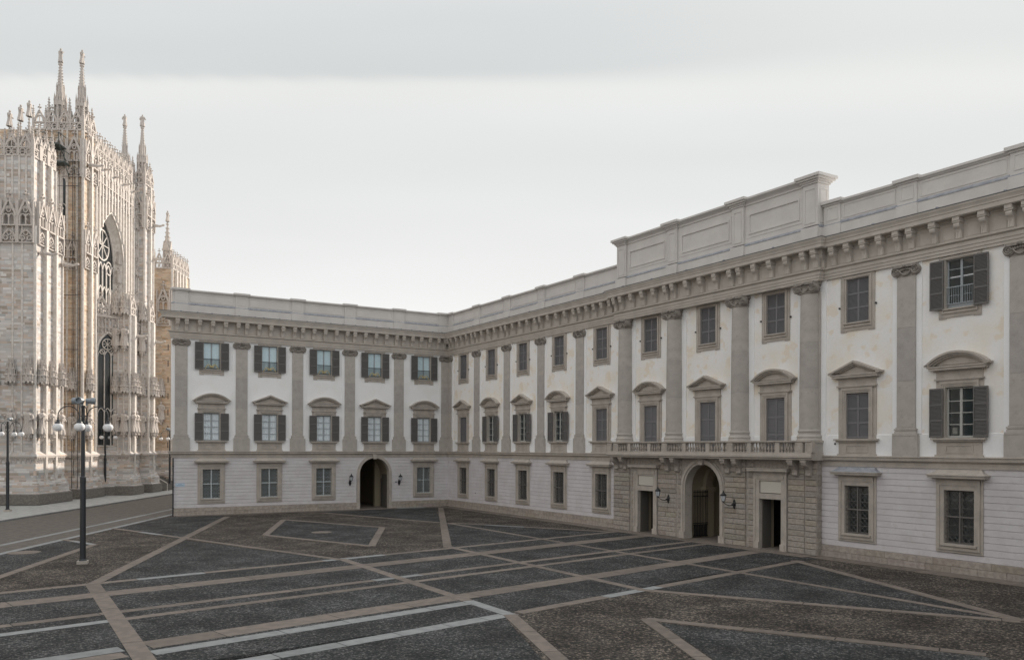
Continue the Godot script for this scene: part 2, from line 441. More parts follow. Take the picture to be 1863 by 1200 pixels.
func wall_cells(mb: MB, s0: float, s1: float, y0: float, y1: float, d: float, holes: Array) -> void:
	var xs := [s0, s1]
	var ys := [y0, y1]
	for h in holes:
		for k in 2:
			if h[k] > s0 and h[k] < s1: xs.append(h[k])
			if h[k + 2] > y0 and h[k + 2] < y1: ys.append(h[k + 2])
	xs.sort(); ys.sort()
	for i in xs.size() - 1:
		for j in ys.size() - 1:
			var cx: float = (xs[i] + xs[i + 1]) / 2; var cy: float = (ys[j] + ys[j + 1]) / 2
			if xs[i + 1] - xs[i] < 1e-4 or ys[j + 1] - ys[j] < 1e-4: continue
			var hit := false
			for h in holes:
				if cx > h[0] and cx < h[1] and cy > h[2] and cy < h[3]: hit = true
			if not hit: mb.q(Vector3(xs[i], ys[j], d), Vector3(xs[i], ys[j + 1], d), Vector3(xs[i + 1], ys[j + 1], d), Vector3(xs[i + 1], ys[j], d), BACK)

const ARCHITRAVE := [Vector2(0, 13.6), Vector2(0.12, 13.6), Vector2(0.12, 13.72), Vector2(0.15, 13.73), Vector2(0.15, 13.86), Vector2(0.18, 13.87), Vector2(0.18, 14.03), Vector2(0.28, 14.09), Vector2(0.29, 14.16), Vector2(0.08, 14.17)]
const FRIEZE := [Vector2(0.08, 14.17), Vector2(0.08, 14.98), Vector2(0.12, 15.0), Vector2(0.14, 15.06)]
const CORNICE := [Vector2(0.14, 15.06), Vector2(0.50, 15.08), Vector2(0.50, 15.11), Vector2(0.545, 15.11), Vector2(0.545, 15.29), Vector2(0.575, 15.31), Vector2(0.575, 15.36), Vector2(0.60, 15.42), Vector2(0.645, 15.5), Vector2(0.65, 15.56)]
const GUTTER := [Vector2(0.65, 15.56), Vector2(0.665, 15.56), Vector2(0.665, 15.6), Vector2(0.08, 15.64)]
const P_BASE := [Vector2(0.08, 15.6), Vector2(0.08, 16.24)]
const P_LEDGE := [Vector2(0.08, 16.24), Vector2(0.10, 16.24), Vector2(0.10, 16.29), Vector2(0.0, 16.40)]
const P_WALL := [Vector2(0.0, 16.38), Vector2(0.0, 17.2)]
const P_COPING := [Vector2(0.0, 17.2), Vector2(0.05, 17.21), Vector2(0.09, 17.27), Vector2(0.15, 17.29), Vector2(0.15, 17.39), Vector2(-0.3, 17.43)]
const STRING := [Vector2(0.0, 4.46), Vector2(0.05, 4.46), Vector2(0.05, 4.69), Vector2(0.10, 4.71), Vector2(0.19, 4.77), Vector2(0.20, 4.90), Vector2(0.24, 4.92), Vector2(0.24, 4.955), Vector2(0.0, 4.99)]
const BAND := [Vector2(0.0, 4.96), Vector2(0.03, 4.97), Vector2(0.03, 5.95), Vector2(0.0, 5.97)]

# one moulding along both wings, with the break forward over the portal
func moulding(called: String, prof: Array, mat: Material, forward := 0.3, skip := false) -> void:
	var a := MB.new()
	a.run(prof, LEFT_END, 0.0, -1.665, -1.0)
	var k := Vector3(DIR_A.x, 0, DIR_A.y) * 16.0
	for i in prof.size() - 1:   # the return along the street
		var p: Vector2 = prof[i]; var r: Vector2 = prof[i + 1]
		var P := Vector3(LEFT_END - 1.665 * p.x, p.y, p.x); var R := Vector3(LEFT_END - 1.665 * r.x, r.y, r.x)
		a.q(P, R, R + k, P + k, Vector3(-0.8827 * (r.y - p.y), p.x - r.x, -0.47 * (r.y - p.y)))
	obj(called, a.mesh(mat), palace)
	var b := MB.new()
	if forward <= 0.0:
		b.run(prof, 0.0, 65.68, 1.0, 0.0)
	else:
		var s0 := AX - 7.9; var s1 := AX + 7.9
		b.run(prof, 0.0, s0, 1.0, -1.0)
		if skip:
			obj(called, b.mesh(mat), palace, RW)
			b = MB.new()
		if not skip:
			b.run(prof, s0, s1, -1.0, 1.0, forward)
			b.turn(prof, s0, -1.0, forward); b.turn(prof, s1, 1.0, forward)
		b.run(prof, s1, 65.68, 1.0, 0.0)
	obj(called, b.mesh(mat), palace, RW)

func arc_points(cx: float, cy: float, r: float, a0: float, a1: float, k: int) -> PackedVector2Array:
	var p := PackedVector2Array()
	for i in k + 1: p.append(Vector2(cx + r * cos(lerpf(a0, a1, float(i) / k)), cy + r * sin(lerpf(a0, a1, float(i) / k))))
	return p

func window_shapes() -> void:
	# upper window surround
	var a := MB.new()
	a.ring(0.93, 10.95, 13.58, 0.78, 11.12, 13.5, 0.0, 0.05)
	a.ring(0.78, 11.12, 13.5, 0.70, 11.2, 13.46, 0.0, 0.10)
	a.ring(0.70, 11.2, 13.46, 0.62, 11.33, 13.42, -0.3, 0.065)
	a.box(-0.72, 0.72, 11.27, 11.33, 0.0, 0.15)
	a.box(-0.93, -0.6, 10.90, 10.95, 0.0, 0.04); a.box(0.6, 0.93, 10.90, 10.95, 0.0, 0.04)
	shapes.up = a.mesh(M.trim)
	# noble floor surrounds, with triangular or segmental pediment; with apron or down to a balcony
	for kind in ["tri", "seg"]:
		for apron in [true, false]:
			var b := MB.new()
			var y0 := 5.78 if apron else 5.0
			b.box(-1.03, -0.86, y0, 8.24, 0, 0.05); b.box(0.86, 1.03, y0, 8.24, 0, 0.05)
			b.ring(0.86, y0, 8.22, 0.78, y0, 8.1, 0.0, 0.12)
			b.ring(0.78, y0, 8.1, 0.70, y0, 8.03, 0.0, 0.09)
			b.ring(0.70, y0, 8.03, 0.62, y0 + 0.01, 7.96, -0.3, 0.06)
			b.box(-1.0, 1.0, 8.22, 8.26, 0, 0.13); b.box(-1.07, 1.07, 8.26, 8.33, 0, 0.17)
			b.box(-1.01, 1.01, 8.33, 8.64, 0, 0.09)
			b.box(-1.1, 1.1, 8.64, 8.69, 0, 0.14); b.box(-1.24, 1.24, 8.69, 8.80, 0, 0.30); b.box(-1.31, 1.31, 8.80, 8.86, 0, 0.34)
			b.box(-1.41, -1.2, 8.86, 8.95, 0, 0.38); b.box(1.2, 1.41, 8.86, 8.95, 0, 0.38)
			if kind == "tri":
				var rise := Vector2(1.36, 0.56)
				var k := rise.x / rise.y
				for lay in [[0.0, 0.10, 0.38], [0.10, 0.17, 0.31], [0.17, 0.23, 0.22]]:
					for sx in [-1.0, 1.0]:
						var p := PackedVector2Array([Vector2(sx * (1.41 - lay[0] * k * 0.9), 8.93), Vector2(0, 9.49 - lay[0]), Vector2(0, 9.49 - lay[1]), Vector2(sx * (1.41 - lay[1] * k * 0.9), 8.93)])
						b.prism(p, 0.0, lay[2])
				b.prism(PackedVector2Array([Vector2(-1.1, 8.86), Vector2(1.1, 8.86), Vector2(0, 9.3)]), 0.0, 0.10)
			else:
				for lay in [[0.0, 0.09, 0.38], [0.09, 0.16, 0.31], [0.16, 0.23, 0.22]]:
					var R := 1.98 - float(lay[0]); var r2 := 1.98 - float(lay[1])
					var cy := 9.48 - 1.98
					var half := asin(minf(1.0, sqrt(maxf(0.0, R * R - pow(8.92 - cy, 2))) / R))
					var p := arc_points(0, cy, R, PI / 2 - half, PI / 2 + half, 18)
					var half2 := asin(minf(1.0, sqrt(maxf(0.0, r2 * r2 - pow(8.90 - cy, 2))) / r2))
					p.append_array(arc_points(0, cy, r2, PI / 2 + half2, PI / 2 - half2, 18))
					b.prism(p, 0.0, lay[2])
				b.prism(arc_points(0, 9.48 - 1.98, 1.8, PI / 2 - 0.66, PI / 2 + 0.66, 14), 0.0, 0.10)
			if apron:
				b.box(-1.19, 1.19, 5.70, 5.78, 0, 0.24); b.box(-1.1, 1.1, 5.63, 5.70, 0, 0.17)
				b.box(-1.0, 1.0, 4.97, 5.63, 0, 0.07)
				b.ring(0.62, 5.13, 5.50, 0.55, 5.19, 5.44, 0.07, 0.095)
				b.box(-1.06, 1.06, 4.97, 5.06, 0, 0.12)
			shapes["noble_" + kind + ("" if apron else "_door")] = b.mesh(M.trim)
	# ground floor surround with a swept stone hood
	var g := MB.new()
	g.ring(1.03, 0.88, 4.03, 0.92, 1.0, 3.98, 0.0, 0.05)
	g.ring(0.92, 1.0, 3.98, 0.84, 1.09, 3.76, 0.0, 0.11)
	g.ring(0.84, 1.09, 3.76, 0.66, 1.27, 3.55, -0.34, 0.075)
	g.box(-0.92, 0.92, 3.78, 3.99, 0.05, 0.085)
	for sx in [-1, 1]:
		g.T = Transform3D(Basis(Vector3.RIGHT, PI / 2), Vector3(sx * 0.78, 3.88, 0.085))
		g.lathe([Vector2(0.085, 0), Vector2(0.085, 0.03), Vector2(0.06, 0.03), Vector2(0.05, 0.015), Vector2(0.025, 0.015), Vector2(0.02, 0.03), Vector2(0, 0.035)], Vector3.ZERO, 12)
		g.T = Transform3D.IDENTITY
	g.box(-0.78, 0.78, 1.17, 1.26, 0.0, 0.16)
	g.box(-1.12, 1.12, 4.03, 4.07, 0, 0.20); g.box(-1.26, 1.26, 4.07, 4.17, 0, 0.36); g.box(-1.31, 1.31, 4.17, 4.21, 0, 0.40)
	shapes.ground = g.mesh(M.trim)
	var hd := MB.new()
	var rows := [[1.30, 4.21, 0.39], [1.20, 4.25, 0.30], [1.10, 4.31, 0.21], [1.03, 4.38, 0.13], [1.0, 4.44, 0.10]]
	for i in rows.size() - 1:
		var p: Array = rows[i]; var r: Array = rows[i + 1]
		hd.q(Vector3(-p[0], p[1], p[2]), Vector3(-r[0], r[1], r[2]), Vector3(r[0], r[1], r[2]), Vector3(p[0], p[1], p[2]), Vector3(0, 1, 1))
		for sx in [-1, 1]: hd.q(Vector3(sx * p[0], p[1], p[2]), Vector3(sx * r[0], r[1], r[2]), Vector3(sx * r[0], r[1], 0), Vector3(sx * p[0], p[1], 0), Vector3(sx, 1, 0))
	hd.q(Vector3(-1, 4.44, 0.1), Vector3(-1, 4.44, 0), Vector3(1, 4.44, 0), Vector3(1, 4.44, 0.1), UP)
	shapes.hood = hd.mesh(M.trim)
	shapes.hood_lead = hd.mesh(M.lead)
	# shutter leaf, hinged edge at x = 0
	for open in [false, true]:
		var s := MB.new()
		var w := 0.62; var h := 2.12
		s.box(0, 0.055, 0, h, -0.025, 0.025); s.box(w - 0.055, w, 0, h, -0.025, 0.025)
		for y in [0.0, 0.68, 1.36, h - 0.07]: s.box(0.055, w - 0.055, y, y + 0.075, -0.022, 0.022)
		for b in [[0.075, 0.68], [0.755, 1.36], [1.435, h - 0.07]]:
			var k := int((b[1] - b[0]) / 0.052)
			for i in k:
				var y: float = b[0] + (b[1] - b[0]) * (i + 0.5) / k
				s.q(Vector3(0.055, y - 0.026, 0.018), Vector3(0.055, y + 0.02, -0.016), Vector3(w - 0.055, y + 0.02, -0.016), Vector3(w - 0.055, y - 0.026, 0.018), Vector3(0, 0.6, 1))
				s.q(Vector3(0.055, y - 0.026, 0.018), Vector3(0.055, y - 0.034, 0.012), Vector3(w - 0.055, y - 0.034, 0.012), Vector3(w - 0.055, y - 0.026, 0.018), Vector3(0, -1, 0))
		s.q(Vector3(0.055, 0, -0.02), Vector3(0.055, h, -0.02), Vector3(w - 0.055, h, -0.02), Vector3(w - 0.055, 0, -0.02), BACK)
		shapes["leaf_open" if open else "leaf"] = s.mesh(M.shutter_open if open else M.shutter)
	# casements
	for kind in ["sash", "sash_grey"]:
		var f := MB.new()
		f.ring(0.62, 0.0, 2.14, 0.55, 0.08, 2.08, -0.06, 0.0)
		f.box(-0.055, 0.055, 0.08, 2.08, -0.05, 0.012)
		for y in [0.56, 1.06, 1.56]: f.box(-0.55, 0.55, y - 0.018, y + 0.018, -0.045, -0.005)
		shapes[kind] = f.mesh(M[kind])
	var f2 := MB.new()
	f2.ring(0.62, 0.0, 2.09, 0.56, 0.14, 2.05, -0.06, 0.0)
	f2.box(-0.045, 0.045, 0.14, 2.05, -0.05, 0.012)
	shapes.sash_plain = f2.mesh(M.sash_grey)
	var f3 := MB.new()
	f3.ring(0.62, 0.0, 2.09, 0.56, 0.2, 2.05, -0.06, 0.0)
	f3.box(-0.05, 0.05, 0.2, 2.05, -0.05, 0.012)
	for y in [0.57, 0.94, 1.31, 1.68]: f3.box(-0.56, 0.56, y - 0.013, y + 0.013, -0.045, -0.008)
	shapes.sash_six = f3.mesh(M.sash_grey)
	var p1 := MB.new()
	p1.q(Vector3(0, 0, 0), Vector3(0, 1, 0), Vector3(1, 1, 0), Vector3(1, 0, 0), BACK)
	shapes.pane = p1.mesh(M.glass)
	shapes.pane_dark = p1.mesh(M.glass_dark)
	# hanging cloth behind the glass: shallow folds
	for kind in ["curtain", "sky_tint_blind"]:
		var cu := MB.new()
		for i in 24:
			var x0 := -0.58 + 1.16 * i / 24; var x1 := -0.58 + 1.16 * (i + 1) / 24
			var amp := 0.025 if kind == "curtain" else 0.003
			var z0 := amp * sin(i * 1.9); var z1 := amp * sin((i + 1) * 1.9)
			cu.q(Vector3(x0, 0.05, z0), Vector3(x0, 2.1, z0), Vector3(x1, 2.1, z1), Vector3(x1, 0.05, z1), BACK)
		shapes[kind] = cu.mesh(M[kind])
	# railing across an upper window
	for gilt in [true, false]:
		var r := MB.new()
		r.box(-0.62, 0.62, 0.80, 0.84, -0.015, 0.015); r.box(-0.62, 0.62, 0.10, 0.13, -0.012, 0.012)
		for i in 13: r.box(-0.6 + i * 0.1 - 0.009, -0.6 + i * 0.1 + 0.009, 0.12, 0.82, -0.009, 0.009)
		shapes["rail_gilt" if gilt else "rail"] = r.mesh(M.iron if gilt else M.sash_grey)
	var o := MB.new()
	for sx in [-1.0, 1.0]:
		var pth := []
		for i in 9: pth.append(Vector3(sx * (0.06 + 0.44 * i / 8.0), 0.2 + 0.2 * sin(i / 8.0 * PI * 1.25), 0.03))
		o.tube(pth, 0.028, 5)
		var p2 := []
		for i in 7: p2.append(Vector3(sx * (0.1 + 0.1 * cos(i * 0.9)), 0.24 + 0.08 * sin(i * 0.9), 0.03))
		o.tube(p2, 0.022, 5)
	shapes.gilt = o.mesh(M.gold)
	# iron lattice of the ground floor windows
	for pale in [true, false]:
		var l := MB.new()
		var W := 0.655; var Y0 := 1.28; var Y1 := 3.54
		var stepd := 0.24
		var k := -W - (Y1 - Y0)
		while k < W:
			for sg in [-1.0, 1.0]:
				# line x = sg * (k + (y - Y0))
				var ya := maxf(Y0, Y0 + (-W - k)); var yb := minf(Y1, Y0 + (W - k))
				if yb > ya + 0.02:
					var A := Vector3(sg * (k + ya - Y0), ya, 0); var B := Vector3(sg * (k + yb - Y0), yb, 0)
					l.tube([A, B], 0.013 if pale else 0.010, 4)
			k += stepd
		for y in [1.66, 2.04, 2.80, 3.17]: l.box(-W, W, y - 0.01, y + 0.01, 0.0, 0.02)
		var cr := MB.new()
		cr.box(-0.035, 0.035, Y0, Y1, 0.012, 0.05)
		cr.box(-W, -0.035, 2.385, 2.455, 0.012, 0.05); cr.box(0.035, W, 2.385, 2.455, 0.012, 0.05)
		cr.box(-W, W, Y0, Y0 + 0.04, 0.012, 0.045)
		shapes["cross_pale" if pale else "cross_dark"] = cr.mesh(M.cross_pale if pale else M.lattice_dark)
		shapes["lattice_pale" if pale else "lattice_dark"] = l.mesh(M.lattice_pale if pale else M.lattice_dark)
	# inner frame of a ground floor window
	var gf := MB.new()
	gf.ring(0.66, 1.27, 3.55, 0.58, 1.35, 3.47, -0.05, 0.0); gf.box(-0.04, 0.04, 1.35, 3.47, -0.05, 0.0)
	shapes.ground_sash = gf.mesh(M.lattice_dark)

func panes(win: Node, shape: String, x0: float, x1: float, y0: float, y1: float, rows: int, z: float) -> void:
	for side in 2:
		var a := x0 if side == 0 else 0.05
		var b := -0.05 if side == 0 else x1
		for r in rows:
			var ya := lerpf(y0, y1, float(r) / rows) ; var yb := lerpf(y0, y1, float(r + 1) / rows)
			obj("pane", shapes[shape], win, Transform3D(Basis.from_scale(Vector3(b - a, yb - ya, 1)), Vector3(a, ya, z)))

func leaves(win: Node, y: float, open: bool) -> void:
	if open:
		obj("shutter", shapes.leaf_open, win, Transform3D(Basis(), Vector3(-1.28, y, 0.15)))
		obj("shutter", shapes.leaf_open, win, Transform3D(Basis(), Vector3(0.66, y, 0.15)))
	else:
		obj("shutter", shapes.leaf, win, Transform3D(Basis(), Vector3(-0.62, y, -0.06)))
		obj("shutter", shapes.leaf, win, Transform3D(Basis(), Vector3(0.0, y, -0.06)))

func upper_window(at: Transform3D, style: String) -> void:
	var w := obj("window", shapes.up, palace, at)
	match style:
		"closed": leaves(w, 11.31, false)
		"left":
			leaves(w, 11.31, true)
			obj("casement", shapes.sash_plain, w, at3(0, 11.33, -0.1))
			panes(w, "pane", -0.56, 0.56, 11.47, 13.38, 1, -0.13)
			obj("sky_tint_blind", shapes.sky_tint_blind, w, at3(0, 11.33, -0.15))
			obj("railing", shapes.rail_gilt, w, at3(0, 11.33, -0.02))
			obj("gilt_ornament", shapes.gilt, w, at3(0, 11.33, -0.02))
		"right":
			leaves(w, 11.31, true)
			obj("casement", shapes.sash_six, w, at3(0, 11.33, -0.1))
			panes(w, "pane_dark", -0.56, 0.56, 11.53, 13.38, 5, -0.13)
			obj("railing", shapes.rail, w, at3(0, 11.42, -0.02))

func noble_window(at: Transform3D, kind: String, style: String) -> void:
	var w := obj("window", shapes["noble_" + kind + ("_door" if style == "door" else "")], palace, at)
	match style:
		"closed": leaves(w, 5.81, false)
		"door":
			for sx in [0, 1]:
				obj("shutter", shapes.leaf, w, Transform3D(Basis.from_scale(Vector3(1, 1.38, 1)), Vector3(-0.62 + 0.62 * sx, 5.01, -0.06)))
		"left":
			leaves(w, 5.80, true)
			obj("casement", shapes.sash_grey, w, at3(0, 5.80, -0.1))
			panes(w, "pane", -0.55, 0.55, 5.88, 7.88, 4, -0.13)
			obj("curtain", shapes.curtain, w, at3(0, 5.80, -0.165))
		"right":
			leaves(w, 5.80, true)
			obj("casement", shapes.sash, w, at3(0, 5.80, -0.1))
			panes(w, "pane_dark", -0.55, 0.55, 5.88, 7.88, 4, -0.13)

func ground_window(at: Transform3D, pale: bool, lead: bool) -> void:
	var w := obj("window", shapes.ground, palace, at)
	obj("hood", shapes.hood_lead if lead else shapes.hood, w)
	obj("lattice", shapes.lattice_pale if pale else shapes.lattice_dark, w, at3(0, 0, -0.06))
	obj("grille_bars", shapes.cross_pale if pale else shapes.cross_dark, w, at3(0, 0, -0.06))
	obj("casement", shapes.ground_sash, w, at3(0, 0, -0.2))
	obj("pane", shapes.pane_dark, w, Transform3D(Basis.from_scale(Vector3(1.2, 2.16, 1)), Vector3(-0.6, 1.33, -0.225)))

func capital_shape() -> void:
	var a := MB.new()
	a.box(-0.56, 0.56, 0.40, 0.52, -0.12, 0.24)       # abacus
	a.box(-0.47, 0.47, -0.02, 0.05, -0.12, 0.10)      # necking
	a.box(-0.44, 0.44, 0.05, 0.42, -0.12, 0.09)
	for sx in [-1.0, 1.0]:
		var c := Vector3(sx * 0.47, 0.25, 0.0)
		a.T = Transform3D(Basis(Vector3.RIGHT, PI / 2), c)
		a.lathe([Vector2(0.225, -0.12), Vector2(0.225, 0.15), Vector2(0.20, 0.16), Vector2(0, 0.16)], Vector3.ZERO, 16)
		a.T = Transform3D.IDENTITY
		var sp := []
		for i in 26:
			var t := i / 25.0
			var r := lerpf(0.205, 0.03, t)
			var an: float = PI / 2 - sx * t * TAU * 2.1
			sp.append(c + Vector3(cos(an) * r, sin(an) * r, 0.19))
		a.tube(sp, 0.036, 5, 0.02)
		a.ball(c + Vector3(0, 0, 0.19), Vector3(0.035, 0.035, 0.03), 8, 4)
	var sw := []
	for i in 11:
		var t := -1.0 + i / 5.0
		sw.append(Vector3(t * 0.30, 0.06 + 0.24 * t * t, 0.17))
	a.tube(sw, 0.035, 5)
	for i in 5: a.ball(Vector3(-0.2 + i * 0.1, 0.34 - 0.02 * absf(i - 2), 0.13), Vector3(0.05, 0.075, 0.07), 8, 5)
	a.ball(Vector3(0, 0.46, 0.25), Vector3(0.10, 0.075, 0.06), 8, 5)
	shapes.capital = a.mesh(M.capital)

func pilaster_shape(w: float) -> Array:
	var hw := w / 2
	var ped := MB.new()
	ped.box(-hw - 0.17, hw + 0.17, 4.96, 5.90, 0, 0.20)
	var bs := MB.new()
	bs.box(-hw - 0.15, hw + 0.15, 5.90, 6.0, 0, 0.215)
	bs.box(-hw - 0.08, hw + 0.08, 6.0, 6.10, 0, 0.175)
	bs.box(-hw - 0.05, hw + 0.05, 6.10, 6.14, 0, 0.16)
	bs.box(-hw - 0.09, hw + 0.09, 6.14, 6.21, 0, 0.185)
	bs.box(-hw - 0.03, hw + 0.03, 6.21, 6.27, 0, 0.15)
	var sh := []
	for i in 3:   # three stones of one shaft, of slightly different tone
		var m := MB.new()
		var lv := [6.27, 8.35, 10.75, 13.05]
		m.tint = [Color(1, 1, 1), Color(0.92, 0.92, 0.94), Color(1.06, 1.04, 1.02)][i]
		m.block(-hw, hw, lv[i], lv[i + 1], 0, 0.12, 0.012)
		sh.append(m.mesh(M.stone))
	var bk := MB.new()
	bk.box(-hw - 0.26, hw + 0.26, 5.97, 13.6, 0, 0.04)
	return [ped.mesh(M.stone), bs.mesh(M.stone), sh, bk.mesh(M.plaster_grey)]

func add_pilaster(set_: Array, at: Transform3D) -> void:
	var p := obj("pilaster", set_[0], palace, at)
	p.set_meta("label", "flat grey stone pilaster with scrolled capital")
	obj("base", set_[1], p)
	for m in set_[2]: obj("shaft_stone", m, p)
	obj("backing_strip", set_[3], p)
	obj("capital", shapes.capital, p, at3(0, 13.05, 0.02))

func corbel_shape() -> void:
	var c := MB.new()
	var prof := PackedVector2Array()   # (depth, height), S-curve
	var pts := [[0.0, 14.17], [0.17, 14.17], [0.21, 14.22], [0.20, 14.34], [0.20, 14.46], [0.26, 14.58], [0.36, 14.68], [0.39, 14.76], [0.37, 14.83], [0.39, 14.86], [0.39, 14.92], [0.0, 14.92]]
	for p in pts: prof.append(Vector2(-p[0] - 0.05, p[1]))
	c.T = Transform3D(Basis(UP, PI / 2), Vector3(-0.13, 0, 0))
	c.prism(prof, 0.0, 0.26, true)
	c.T = Transform3D.IDENTITY
	c.box(-0.17, 0.17, 14.86, 14.93, 0.05, 0.46)
	c.box(-0.09, -0.05, 14.2, 14.6, 0.1, 0.275); c.box(0.05, 0.09, 14.2, 14.6, 0.1, 0.275)
	c.box(-0.15, 0.15, 14.93, 15.09, 0.05, 0.49)
	shapes.corbel = c.mesh(M.entab)
	var p2 := MB.new()
	p2.ring(0.30, 14.26, 14.86, 0.26, 14.30, 14.82, 0.08, 0.10)
	shapes.frieze_panel = p2.mesh(M.entab)

func corbels_along(stops: Array, place: Callable, forward := 0.0) -> void:
	for i in stops.size():
		var s: float = stops[i]
		for k in [-0.33, 0.33]: obj("corbel", shapes.corbel, palace, place.call(s + k, 0.0, forward))
		if i + 1 < stops.size():
			var a := s + 0.33; var b: float = stops[i + 1] - 0.33
			for k in [1, 2, 3]: obj("corbel", shapes.corbel, palace, place.call(lerpf(a, b, k / 4.0), 0.0, forward))
			for k in 4: obj("frieze_panel", shapes.frieze_panel, palace, place.call(lerpf(a, b, (k + 0.5) / 4.0), 0.0, forward))

func parapet_piers(stops: Array, place: Callable) -> void:
	var a := MB.new()
	a.box(-0.52, 0.52, 15.6, 16.26, 0.02, 0.13)
	a.box(-0.47, 0.47, 16.26, 17.22, -0.1, 0.07)
	a.ring(0.33, 16.48, 17.12, 0.28, 16.53, 17.07, 0.07, 0.09)
	shapes.pier = a.mesh(M.parapet)
	var c := MB.new()
	c.box(-0.53, 0.53, 17.22, 17.31, -0.28, 0.13)
	c.box(-0.63, 0.63, 17.31, 17.46, -0.32, 0.245)
	shapes.pier_cap = c.mesh(M.parapet)
	for s in stops:
		var p := obj("parapet_pier", shapes.pier, palace, place.call(s))
		obj("cap", shapes.pier_cap, p)
	for i in stops.size() - 1:
		var b := MB.new()
		var hw := absf(stops[i + 1] - stops[i]) / 2 - 0.62
		b.ring(hw, 16.47, 17.13, hw - 0.05, 16.52, 17.08, 0.0, 0.025)
		obj("parapet_panel", b.mesh(M.parapet), palace, place.call((stops[i] + stops[i + 1]) / 2))

# the stones of the plinth, two courses, each its own piece
func plinth_stones(s0: float, s1: float, place: Callable) -> void:
	for row in 2:
		var s := s0 + (0.0 if row == 0 else -0.6)
		while s < s1 - 0.05:
			var e := minf(s1, s + rng.randf_range(1.05, 1.9))
			if s1 - e < 0.5: e = s1
			var a := maxf(s, s0)
			var m := MB.new()
			var k := rng.randf_range(0.86, 1.12)
			m.tint = Color(k, k * rng.randf_range(0.97, 1.02), k * rng.randf_range(0.94, 1.02))
			var y0 := 0.0 if row == 0 else 0.302
			m.block(-(e - a) / 2 + 0.004, (e - a) / 2 - 0.004, y0, 0.294 if row == 0 else 0.585, -0.1, 0.075 + rng.randf_range(-0.006, 0.006), 0.012)
			obj("plinth_stone", m.mesh(M.plinth), palace, place.call((a + e) / 2))
			s = e

# scored courses of the ground floor, each a strip broken by the openings
func courses(s0: float, s1: float, at: Transform3D, holes: Array) -> void:
	for i in 14:
		var y0 := 0.585 + i * 0.2775
		var y1 := y0 + 0.2775
		var cuts := [[s0, s1]]
		for h in holes:
			if h[2] < y1 - 0.02 and h[3] > y0 + 0.02:
				var nx := []
				for c in cuts:
					if h[1] <= c[0] or h[0] >= c[1]: nx.append(c); continue
					if h[0] > c[0]: nx.append([c[0], h[0]])
					if h[1] < c[1]: nx.append([h[1], c[1]])
				cuts = nx
		for c in cuts:
			var m := MB.new()
			var k := rng.randf_range(0.98, 1.02)
			m.tint = Color(k, k, k)
			m.run([Vector2(-0.035, y0), Vector2(-0.035, y0 + 0.014), Vector2(0.0, y0 + 0.024), Vector2(0.0, y1 - 0.014), Vector2(-0.035, y1)], c[0], c[1])
			obj("course", m.mesh(M.ashlar), palace, at)

func arch_ring(mb: MB, r0: float, r1: float, spring: float, y0: float, z0: float, z1: float) -> void:
	mb.box(-r1, -r0, y0, spring, z0, z1); mb.box(r0, r1, y0, spring, z0, z1)
	var p := arc_points(0, spring, r1, 0, PI, 28)
	p.append_array(arc_points(0, spring, r0, PI, 0, 28))
	mb.prism(p, z0, z1)

# plane with an arched opening, in s and y
func arch_spandrel(mb: MB, hw: float, r: float, spring: float, y1: float, z: float) -> void:
	var k := 20
	for i in k:
		var a := PI * i / k; var b := PI * (i + 1) / k
		var A := Vector2(r * cos(a), spring + r * sin(a)); var B := Vector2(r * cos(b), spring + r * sin(b))
		mb.q(Vector3(A.x, A.y, z), Vector3(A.x, y1, z), Vector3(B.x, y1, z), Vector3(B.x, B.y, z), BACK)
	mb.q(Vector3(-hw, spring, z), Vector3(-hw, y1, z), Vector3(-r, y1, z), Vector3(-r, spring, z), BACK)
	mb.q(Vector3(r, spring, z), Vector3(r, y1, z), Vector3(hw, y1, z), Vector3(hw, spring, z), BACK)

# vaulted passage running back from an arch
func tunnel(mb: MB, r: float, spring: float, z0: float, z1: float) -> void:
	for sx in [-1.0, 1.0]: mb.q(Vector3(sx * r, 0, z0), Vector3(sx * r, spring, z0), Vector3(sx * r, spring, z1), Vector3(sx * r, 0, z1), Vector3(-sx, 0, 0))
	var k := 20
	for i in k:
		var a := PI * i / k; var b := PI * (i + 1) / k
		mb.q(Vector3(r * cos(a), spring + r * sin(a), z0), Vector3(r * cos(b), spring + r * sin(b), z0), Vector3(r * cos(b), spring + r * sin(b), z1), Vector3(r * cos(a), spring + r * sin(a), z1), Vector3(-cos((a + b) / 2), -sin((a + b) / 2), 0))

